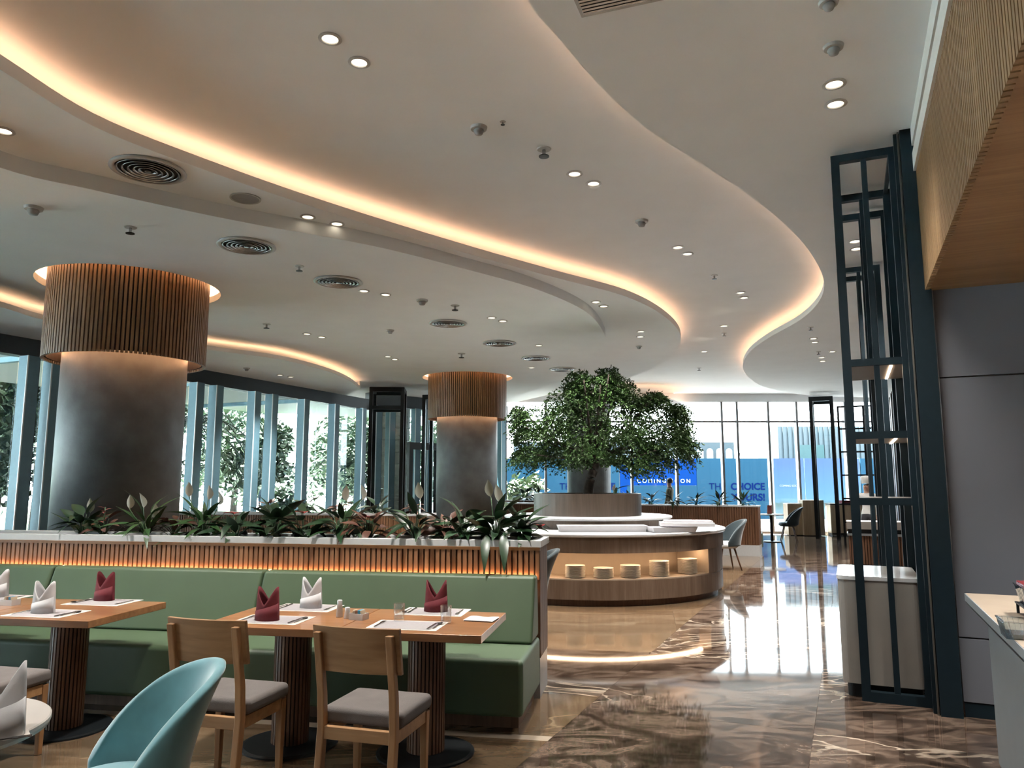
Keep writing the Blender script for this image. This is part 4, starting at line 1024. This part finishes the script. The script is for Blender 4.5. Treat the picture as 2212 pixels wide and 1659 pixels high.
sk = thing('service_station', 'dark slatted service station with grey top in the corridor', 'counter', (6.3, 14.3, 0), -A24)
MB().box(0, 1.0, 0, .6, .1, .62).build('core', 'darkgap', sk)
s_ = MB()
for k in range(22): s_.box(.003+.0455*k, .033+.0455*k, -.015, 0, .1, .62)
s_ = s_.build('slat_cladding', 'walnut', sk); s_['kind'] = 'stuff'
MB().box(-.02, 1.02, -.03, .62, .62, .66).build('lower_top', 'mullion', sk); MB().box(0, 1, 0, .6, .66, .74).build('dark_band', 'black', sk); MB().box(-.02, 1.02, -.03, .62, .74, .88).build('grey_top', 'cabinet', sk)
MB().box(.03, .97, .03, .57, 0, .1).build('toe_kick', 'black', sk)
gp = thing('grid_partition', 'black grid partition at the end of the corridor', 'partition', (8.55, 19.6, 0), -A24)
for x in (0, .3, .6, .9): MB().box(x-.025, x+.025, 0, .05, 0, 3.6).build('bar', 'black', gp)
for z in (.6, 1.2, 1.8, 2.4, 3.0, 3.58): MB().box(0, .9, .005, .045, z-.02, z+.02).build('cross_bar', 'black', gp)
# ---------------------------------------------------------------- planter plants
def leafmesh(name, L, w, mat, droop=.35, n=7, fold=.15):
    vs = []; fs = []
    for i in range(n+1):
        t = i/n; ww = w*(sin(pi*min(1, t*.97+.03)**.8))*(1-.15*t)
        if i == 0: ww = w*.06
        if i == n: ww = 0.0008
        y = L*t; z = -droop*L*t*t
        vs += [(-ww/2, y, z+fold*ww), (0, y, z), (ww/2, y, z+fold*ww)]
    for i in range(n):
        a = 3*i; fs += [(a, a+1, a+4, a+3), (a+1, a+2, a+5, a+4)]
    return MB().add(vs, fs).mesh(name, mat, True)
LM = {k: [leafmesh('leaf', L, w, mt, d) for L, w, d in lst] for k, mt, lst in (
    ('narrow', 'leaf2', [(.24, .045, .35), (.20, .04, .5), (.27, .05, .25)]), ('broad', 'leaf', [(.20, .085, .3), (.17, .075, .5), (.23, .09, .2)]),
    ('lance', 'leaf', [(.26, .065, .3), (.22, .06, .55), (.28, .07, .2)]), ('red', 'leafred', [(.15, .07, .45), (.12, .06, .3), (.17, .07, .5)]))}
SPM = leafmesh('spathe', .115, .058, 'spathe', .1, 7, .35); SPADIX = MB().tube([(0, .006, .006), (0, .05, .012)], [.0045, .003], 7).mesh('spadix', 'sachetcream', True)
RSP = leafmesh('spathe', .075, .07, 'redflower', .35, 6, .1); CSP = leafmesh('bract', .06, .02, 'coral', .4, 5, .2)
def plant(p, z, kind, label, nleaf, cat='plant', name='potted_plant', s=1.0, dens=1., flowers=(), red=(), coral=0, droop=()):
    o = thing(name, label, cat, (p[0], p[1], z), rnd.uniform(0, 6)); s *= 1.18; nleaf = int(nleaf*2.1); o.scale = (s, s, s)
    base = o.rotation_euler.z
    st = MB()
    for i in range(nleaf):
        a = 2*pi*i*.618+rnd.uniform(-.3, .3); t = rnd.random(); el = R(-8+72*t**1.5+rnd.uniform(-8, 8)); rr = .02+.075*(1-t*.7)*rnd.random(); hh = .03+.15*rnd.random()*(.5+.5*t)
        me = LM[kind][rnd.randrange(3)]
        l = bpy.data.objects.new('leaf', me); COL.objects.link(l); l.parent = o
        tip = Vector((cos(a)*rr*1.5, sin(a)*rr, hh)); st.tube([(0, 0, 0), tip*.6+Vector((0, 0, .01)), tip], [.0035, .003, .0025], 5)
        l.location = tip; l.rotation_euler = (el, R(rnd.uniform(-25, 25)), a-pi/2); q = rnd.uniform(.65, 1.0); l.scale = (q, q, q)
    for (dx, dz, ya) in flowers:                          # dx sideways in world x, dz height
        v = Vector((dx, rnd.uniform(-.03, .03), 0)); v.rotate(Matrix.Rotation(-base, 3, 'Z'))
        st.tube([(0, 0, 0), (v.x*.5, v.y*.5, dz*.55), (v.x, v.y, dz)], .003, 5)
        f = bpy.data.objects.new('spathe', SPM); COL.objects.link(f); f.parent = o; f.location = (v.x, v.y, dz); f.rotation_euler = (R(78), R(rnd.uniform(-14, 14)), pi-base+ya)
        g = bpy.data.objects.new('spadix', SPADIX); COL.objects.link(g); g.parent = f
    for (dx, dz) in red:
        v = Vector((dx, rnd.uniform(-.05, .0), 0)); v.rotate(Matrix.Rotation(-base, 3, 'Z'))
        st.tube([(0, 0, 0), (v.x*.5, v.y*.5, dz*.6), (v.x, v.y, dz)], .003, 5)
        for q in range(2):
            f = bpy.data.objects.new('spathe', RSP); COL.objects.link(f); f.parent = o; f.location = (v.x, v.y, dz); f.rotation_euler = (R(25), 0, -base+q*2.4)
    for k in range(coral):
        f = bpy.data.objects.new('bract', CSP); COL.objects.link(f); f.parent = o; f.location = (0, 0, .10+.014*k); f.rotation_euler = (R(35), 0, k*2.4)
    if coral: st.tube([(0, 0, 0), (0, 0, .10+.014*coral)], .005, 6)
    for (dx, dy) in droop:
        v = Vector((dx, dy, .05)); v.rotate(Matrix.Rotation(-base, 3, 'Z'))
        l = bpy.data.objects.new('leaf', LM['lance'][1]); COL.objects.link(l); l.parent = o; l.location = v; l.rotation_euler = (R(-28), 0, -base+pi+dx)
    st.build('stems', 'leaf2', o, smooth=True)
    return o
def PX(px, v=.2):
    """point on the planter soil along the bench wall"""
    return None
PL = [ # local x along the divider, depth, kind, label, leaves, extra
 (-4.10,.20,'broad','leafy dark plant with a pale bud at the left end of the planter',12,dict(flowers=[(.04,.17,.3)])),
 (-3.86,.16,'red','thin plant with a coral flower spike at the left of the planter',6,dict(coral=9,s=.95)),
 (-3.48,.20,'narrow','peace lily with three low white flowers before the nearer column',16,dict(flowers=[(-.13,.20,.2),(-.02,.21,-.3),(.08,.13,.5)])),
 (-3.22,.22,'red','small dark red leafed plant between two peace lilies',9,dict(red=[(0,.11)])),
 (-2.93,.20,'narrow','tall peace lily with three raised white flowers before the column',20,dict(flowers=[(-.12,.29,.3),(.02,.27,-.2),(.11,.23,-.5)])),
 (-2.60,.16,'broad','anthurium with one brick red flower beside the column',10,dict(red=[(-.03,.17)])),
 (-2.28,.22,'broad','dark broad leafed plant with an upright leaf',15,dict(s=1.08)),
 (-2.00,.16,'broad','anthurium with a bright red flower and arching leaf',9,dict(red=[(.0,.18)])),
 (-1.70,.22,'lance','peace lily with two pale flowers before the window fins',15,dict(flowers=[(.03,.25,.6),(.14,.26,-.6)],s=1.05)),
 (-1.42,.16,'red','reddish croton right of the paired pale flowers',13,dict(red=[(0,.15)])),
 (-1.05,.20,'lance','broad peace lily with one large white flower',14,dict(flowers=[(.03,.26,.2)],s=1.08)),
 (-.82,.24,'red','dark red leafed bush near the farther column',13,dict(s=1.05)),
 (-.64,.16,'broad','bright green leafy plant right of the dark red bush',9,{}),
 (-.38,.17,'lance','peace lily with twin tall white flowers and drooping leaves',17,dict(flowers=[(-.03,.27,.2),(.02,.24,-.3)],droop=[(-.05,-.16),(.05,-.17)],s=1.1)),
 (-.17,.22,'broad','anthurium with two red flowers at the right end of the planter',12,dict(red=[(.02,.16),(.12,.10)])),
]
def bpt(x, y): p = Vector((BO[0], BO[1]))+U10*x+V10*y; return (p.x, p.y)
for (x, y, kind, lab, n, kw) in PL: plant(bpt(x, y), 1.125, kind, lab, n, **kw)
# far planters
fb = Vector((5.42, 16.75))
FPL = ('first plant from the right end on the far planter', 'second plant from the right end on the far planter', 'third plant from the right end on the far planter', 'fourth plant from the right end on the far planter', 'fifth plant from the right end on the far planter', 'sixth plant from the right end on the far planter', 'seventh plant from the right end on the far planter')
for k, lab in enumerate(FPL):
    p = fb-U24*(.35+.52*k)+V24*.25; plant((p.x, p.y), 1.08, 'lance', lab, 9, s=1.0)
plant((.35, 21.5), 1.09, 'broad', 'dark plant on the short planter left of the tree tub', 10, s=1.4)
plant((.75, 21.55), 1.09, 'broad', 'dark plant beside the tree tub on the short planter', 10, s=1.3)
mp0 = Vector((-1.3, 11.6))
for k, (lab, knd, kw) in enumerate([('red leafed plant at the right end of the middle planter', 'red', dict(red=[(0,.14)])), ('green plant second from the right on the middle planter', 'broad', {}), ('red leafed plant third from the right on the middle planter', 'red', dict(red=[(0,.12)])), ('green plant fourth from the right on the middle planter', 'broad', {}), ('red leafed plant fifth from the right on the middle planter', 'red', dict(red=[(0,.12)]))]):
    p = mp0-U10*(.3+.6*k)+V10*.25; plant((p.x, p.y), 1.08, knd, lab, 9, **kw)
plant((IX+.35, IY-.5), 1.35, 'lance', 'small peace lily at the foot of the indoor tree', 3, flowers=[(.0, .13, .2)], s=.8)

# ---------------------------------------------------------------- people
def person(loc, rz, label, top, bottom, h=1.70, hair='hair', arms=((-.06, .0), (.06, .0)), hat=False):
    o = thing('person', label, 'person', (loc[0], loc[1], 0), rz)
    k = h/1.72
    J = dict(pel=(0,0,.94), waist=(0,.0,1.08), chest=(0,-.01,1.30), neck=(0,-.01,1.46), head0=(0,.01,1.54), head1=(0,.02,1.66),
             sl=(-.17,-.01,1.40), el=(-.22,.01,1.13), wl=(-.22,.10,.90), hl=(-.21,.13,.80), sr=(.17,-.01,1.40), er=(.22,.01,1.13), wr=(.21,.12,.92), hr=(.20,.15,.82),
             hpl=(-.09,0,.90), kl=(-.10,.02,.50), al=(-.10,-.02,.09), tl=(-.10,.13,.03), hpr=(.09,0,.90), kr=(.10,.05,.50), ar=(.10,.0,.09), tr=(.10,.15,.03))
    rad = dict(pel=.125, waist=.115, chest=.135, neck=.055, head0=.075, head1=.085, sl=.07, el=.048, wl=.034, hl=.036, sr=.07, er=.048, wr=.034, hr=.036, hpl=.09, kl=.062, al=.045, tl=.04, hpr=.09, kr=.062, ar=.045, tr=.04)
    names = list(J); ed = [('pel','waist'),('waist','chest'),('chest','neck'),('neck','head0'),('head0','head1'),('chest','sl'),('sl','el'),('el','wl'),('wl','hl'),('chest','sr'),('sr','er'),('er','wr'),('wr','hr'),('pel','hpl'),('hpl','kl'),('kl','al'),('al','tl'),('pel','hpr'),('hpr','kr'),('kr','ar'),('ar','tr')]
    me = bpy.data.meshes.new('body'); me.from_pydata([tuple(c*k for c in J[n]) for n in names], [(names.index(a), names.index(b)) for a, b in ed], [])
    b = bpy.data.objects.new('body', me); COL.objects.link(b)
    md = b.modifiers.new('skin', 'SKIN'); md.use_smooth_shade = True
    for i, n in enumerate(names):
        sv = me.skin_vertices[0].data[i]; sv.radius = (rad[n]*k, rad[n]*k*(.72 if n in ('chest','waist','pel') else 1)); sv.use_root = n == 'pel'
    ss = b.modifiers.new('sub', 'SUBSURF'); ss.levels = 1; ss.render_levels = 1
    dg = bpy.context.evaluated_depsgraph_get(); ev = b.evaluated_get(dg); m2 = bpy.data.meshes.new_from_object(ev)
    bpy.data.objects.remove(b)
    for mt in ('skin', top, bottom, 'black'): m2.materials.append(M[mt])
    for p in m2.polygons:
        c = p.center/k; ax = abs(c.x); p.use_smooth = True
        p.material_index = 3 if c.z < .10 else 2 if (c.z < .97 and ax < .185) else 0 if (c.z > 1.45 or (ax > .17 and c.z < .93)) else 1
    obj('body', m2, o)
    hd = MB().lathe([(0, .115), (.06, .10), (.09, .055), (.094, .0), (.086, -.05)], 20, (0, .0, 1.63*k)).xf(Matrix.Translation((0, -.012, 0)))
    if hat: hd = MB().lathe([(.095, 0), (.10, .06), (.12, .13), (.10, .17), (0, .18)], 20, (0, .0, 1.66*k))
    hd.build('chef_hat' if hat else 'hair', 'chefwhite' if hat else hair, o, smooth=True)
    f = MB(); f.lathe([(0, .012), (.012, 0), (0, -.012)], 8, (-.032, .098, 1.625*k)); f.lathe([(0, .012), (.012, 0), (0, -.012)], 8, (.032, .098, 1.625*k)); f.build('eyes', 'hair', o)
    MB().lathe([(0, .03), (.014, -.012), (0, -.02)], 8, (0, .105, 1.595*k)).build('nose', 'skin', o, smooth=True)
    MB().box(-.025, .025, .094, .102, 1.555*k, 1.563*k).build('mouth', 'redflower', o)
    return o
person((4.85, 23.3), R(60), 'person in an olive shirt standing beyond the far planter', 'olive', 'trousers', 1.74)
person((8.05, 17.2), R(150), 'person in chef whites seen through the shelf boards', 'chefwhite', 'trousers', 1.64, hat=True)
person((-8.1, 25.0), R(200), 'person in a blue shirt outside the left windows', 'bluecloth', 'outwhite', 1.70)

# ---------------------------------------------------------------- outside
gr = struct('ground', 'pale paving outside the windows', 'ground')
MB().box(-60, -5, YF+.3, 90, -.14, -.04).box(-60, -17.5, -30, YF+.3, -.14, -.04).build('paving', 'ground', gr)
MB().box(-5, 60, YF+.3, 90, -.14, -.04).build('dark_ground', 'dark_ground', gr)  # far ground made darker to cut the light it bounces indoors
g2 = MB().prism([fac(-40, -.35), fac(4.2, -.35), (-4.3, 20.5), (-.5, YF+.35), (-.5, YF+.6), (-40, YF+.6), (-40, -20)], -.06, -.02).build('paving', 'ground', gr)
lw = MB().prism([(-34, 14), (-21, 14), (-14.5, 27), (-6, 36), (-6, 46), (-34, 46)], -.03, .02).build('lawn', 'grass'); tag(lw, 'green lawn outside the left window wall', 'grass', kind='stuff')
hd_ = thing('hoarding', 'long blue printed hoarding outside the far windows', 'hoarding', (0, 33, 0))
def board(x0, x1, mat, name='panel', z0=.05, z1=2.68, y=0): return MB().box(x0, x1, y, y+.06, z0, z1).build(name, mat, hd_)
board(-1.0, 4.68, 'hblue'); board(4.72, 5.02, 'hmid'); board(5.02, 8.06, 'hblue', z1=1.50); board(5.02, 8.06, 'hmid', z0=1.505); board(8.07, 11.2, 'hblue'); board(11.45, 12.75, 'beach', z0=.05); board(12.8, 15.2, 'beach'); board(15.25, 22, 'hblue')
for x in (-1, 4.7, 8.06, 11.3, 15.2, 21.9): MB().box(x-.04, x+.04, .06, .14, 0, 2.7).build('support_post', 'mullion', hd_)
def words(txt, x, z, size, mat, align='RIGHT', bold=0, space=1.):
    cu = bpy.data.curves.new('lettering', 'FONT'); cu.body = txt; cu.size = size; cu.align_x = align; cu.extrude = .004; cu.offset = bold; cu.space_character = space
    tmp = bpy.data.objects.new('lettering', cu); COL.objects.link(tmp)
    me = bpy.data.meshes.new_from_object(tmp.evaluated_get(bpy.context.evaluated_depsgraph_get())); bpy.data.objects.remove(tmp)
    me.materials.clear(); me.materials.append(M[mat]); o = bpy.data.objects.new('lettering', me); COL.objects.link(o); o.parent = hd_; o.location = (x, -.012, z); o.rotation_euler = (pi/2, 0, 0); return o
for xr in (11.02, 4.5):
    words('CHOICE', xr, 1.33, .40, 'hdark', bold=.010); words('THE', xr-1.70, 1.33, .40, 'hdark'); words('YOURS!', xr, .86, .42, 'hdark', bold=.012); words('IS', xr-1.75, .86, .42, 'hdark')
words('COMING SOON', 6.62, 1.62, .24, 'hwhite', 'CENTER', .006, 1.5); words('THE', 6.3, 2.2, .22, 'hwhite', 'CENTER'); words('COMING SOON', 12.1, 1.45, .12, 'hwhite', 'CENTER')
ab = thing('arcade_building', 'pale low building with a row of arches beyond the hoarding', 'building', (6.6, 44, 0))
MB().box(-6.5, 6.4, 0, 3, 0, 4.0).build('wall', 'archwall', ab)
for k in range(14):
    x = -1.2+.56*k
    vs = [(x-.19, 2.5), (x+.19, 2.5)]+[(x+.19*cos(R(a)), 3.45+.19*sin(R(a))) for a in range(0, 181, 30)]
    MB().prism(vs, 0, .05).xf(Matrix.Rotation(pi/2, 4, 'X')).build('arch', 'hwhite', ab)
cbn = thing('container_building', 'pale corrugated site building behind the hoarding', 'building', (12.95, 36.5, 0))
MB().box(0, 7, .1, 3, 0, 4.35).build('core', 'clad', cbn); rb = MB()
for k in range(28): rb.box(.25*k, .25*k+.15, .04, .1, 0, 4.35)
s_ = rb.build('corrugation', 'clad', cbn); s_['kind'] = 'stuff'
MB().box(.85, 2.2, .0, .06, 0, 3.45).build('shutter', 'tealgate', cbn)
def palm(loc, h, label, s=1.0):
    o = thing('palm_tree', label, 'tree', (loc[0], loc[1], .021))
    MB().tube([(0, 0, 0), (.1, 0, h*.5), (.05, 0, h)], [.16, .11, .09], 10).build('trunk', 'bark', o, smooth=True)
    for k in range(16):
        a = 2*pi*k/16+rnd.uniform(-.15, .15); up = rnd.uniform(-.1, 1.2); L = rnd.uniform(1.3, 1.8)*s; m = MB()
        pts = [Vector((cos(a)*L*t, sin(a)*L*t, h+up*L*t-.95*L*t*t)) for t in (0, .2, .4, .6, .8, 1)]
        m.tube(pts, .018, 4)
        for i in range(22):
            t = .08+.9*i/22; p = Vector((cos(a)*L*t, sin(a)*L*t, h+up*L*t-.95*L*t*t)); sd = Vector((-sin(a), cos(a), 0)); fw = Vector((cos(a), sin(a), -.4))
            for sg in (-1, 1): m.add([p, p+fw*.04, p+sd*sg*.36*s*(1-.5*t)+fw*.22+Vector((0, 0, -.12))], [(0, 1, 2)])
        m.build('frond', 'palmleaf', o)
    return o
palm((14.6, 44.5), 3.6, 'palm tree between the arcade and the site building', 1.35)
def gtree(loc, h, r, label, n=2000, mat='outleaf', name='garden_tree', low=.35):
    o = thing(name, label, 'tree' if name == 'garden_tree' else 'shrub', (loc[0], loc[1], .021))
    MB().tube([(0, 0, 0), (.06, .03, h*.4), (.0, 0, h*.75)], [.14*r/1.5, .10*r/1.5, .05], 8).build('trunk', 'bark', o, smooth=True)
    m = MB()
    cl = [Vector((rnd.gauss(0, .45)*r, rnd.gauss(0, .45)*r, h*low+(h*(1-low))*rnd.random())) for _ in range(14)]
    for i in range(n):
        c = cl[i % 14]; u = Vector((rnd.gauss(0, 1), rnd.gauss(0, 1), rnd.gauss(0, 1))).normalized()*rnd.random()**.4*r*.55
        leafquad(m, c+u, Vector((rnd.uniform(-1, 1), rnd.uniform(-1, 1), rnd.uniform(-1, .6))), .3, .15)
    f = m.build('crown', mat, o); f['kind'] = 'stuff'; return o
for k, (x, y, h, r, lab) in enumerate([(-15.5, 17.5, 5.2, 1.7, 'tall green tree outside at the far left'), (-13.2, 21, 5.5, 1.5, 'green tree outside behind the nearer column'), (-12.2, 25.5, 5.0, 1.5, 'green tree outside right of the nearer column'), (-9.8, 28.5, 4.2, 1.3, 'pale green tree outside the third window bay'), (-7.0, 31, 4.4, 1.5, 'green tree outside the fifth window bay'), (-4.5, 33.5, 3.9, 1.3, 'green tree outside behind the stone pillar'), (-18, 24, 6.5, 2.0, 'large tree at the back of the lawn'), (-15.2, 22.3, 4.8, 1.6, 'leafy tree outside between the column and the lawn'), (-11.2, 30.5, 5.0, 1.7, 'leafy tree outside the fourth window bay'), (-8.8, 25.8, 3.6, 1.1, 'slim tree outside the middle window bays'), (-5.8, 28.0, 4.2, 1.3, 'round tree outside beside the corner window'), (-17.5, 13.5, 5.0, 1.7, 'tree outside at the left edge of the view'), (-2.2, 29.5, 4.0, 1.3, 'tree outside right of the stone pillar')]):
    gtree((x, y), h, r, lab)
palm((-9.4, 22.2), 3.3, 'palm tree outside the middle window bays', 1.1)
palm((-13.8, 30), 4.2, 'tall palm tree at the back of the lawn', 1.3)
for k, (x, y, lab) in enumerate([(-4.4, 24.6, 'low green hedge outside left of the black frames'), (.3, 27.0, 'bright green shrub outside behind the tree tub'), (2.6, 27.9, 'bright green shrub outside right behind the tree tub'), (-7.8, 26.5, 'low shrub outside the middle windows')]):
    gtree((x, y), 1.7 if k in (1, 2) else 1.0, .75, lab, 700, 'outleaf', 'garden_shrub', .1)
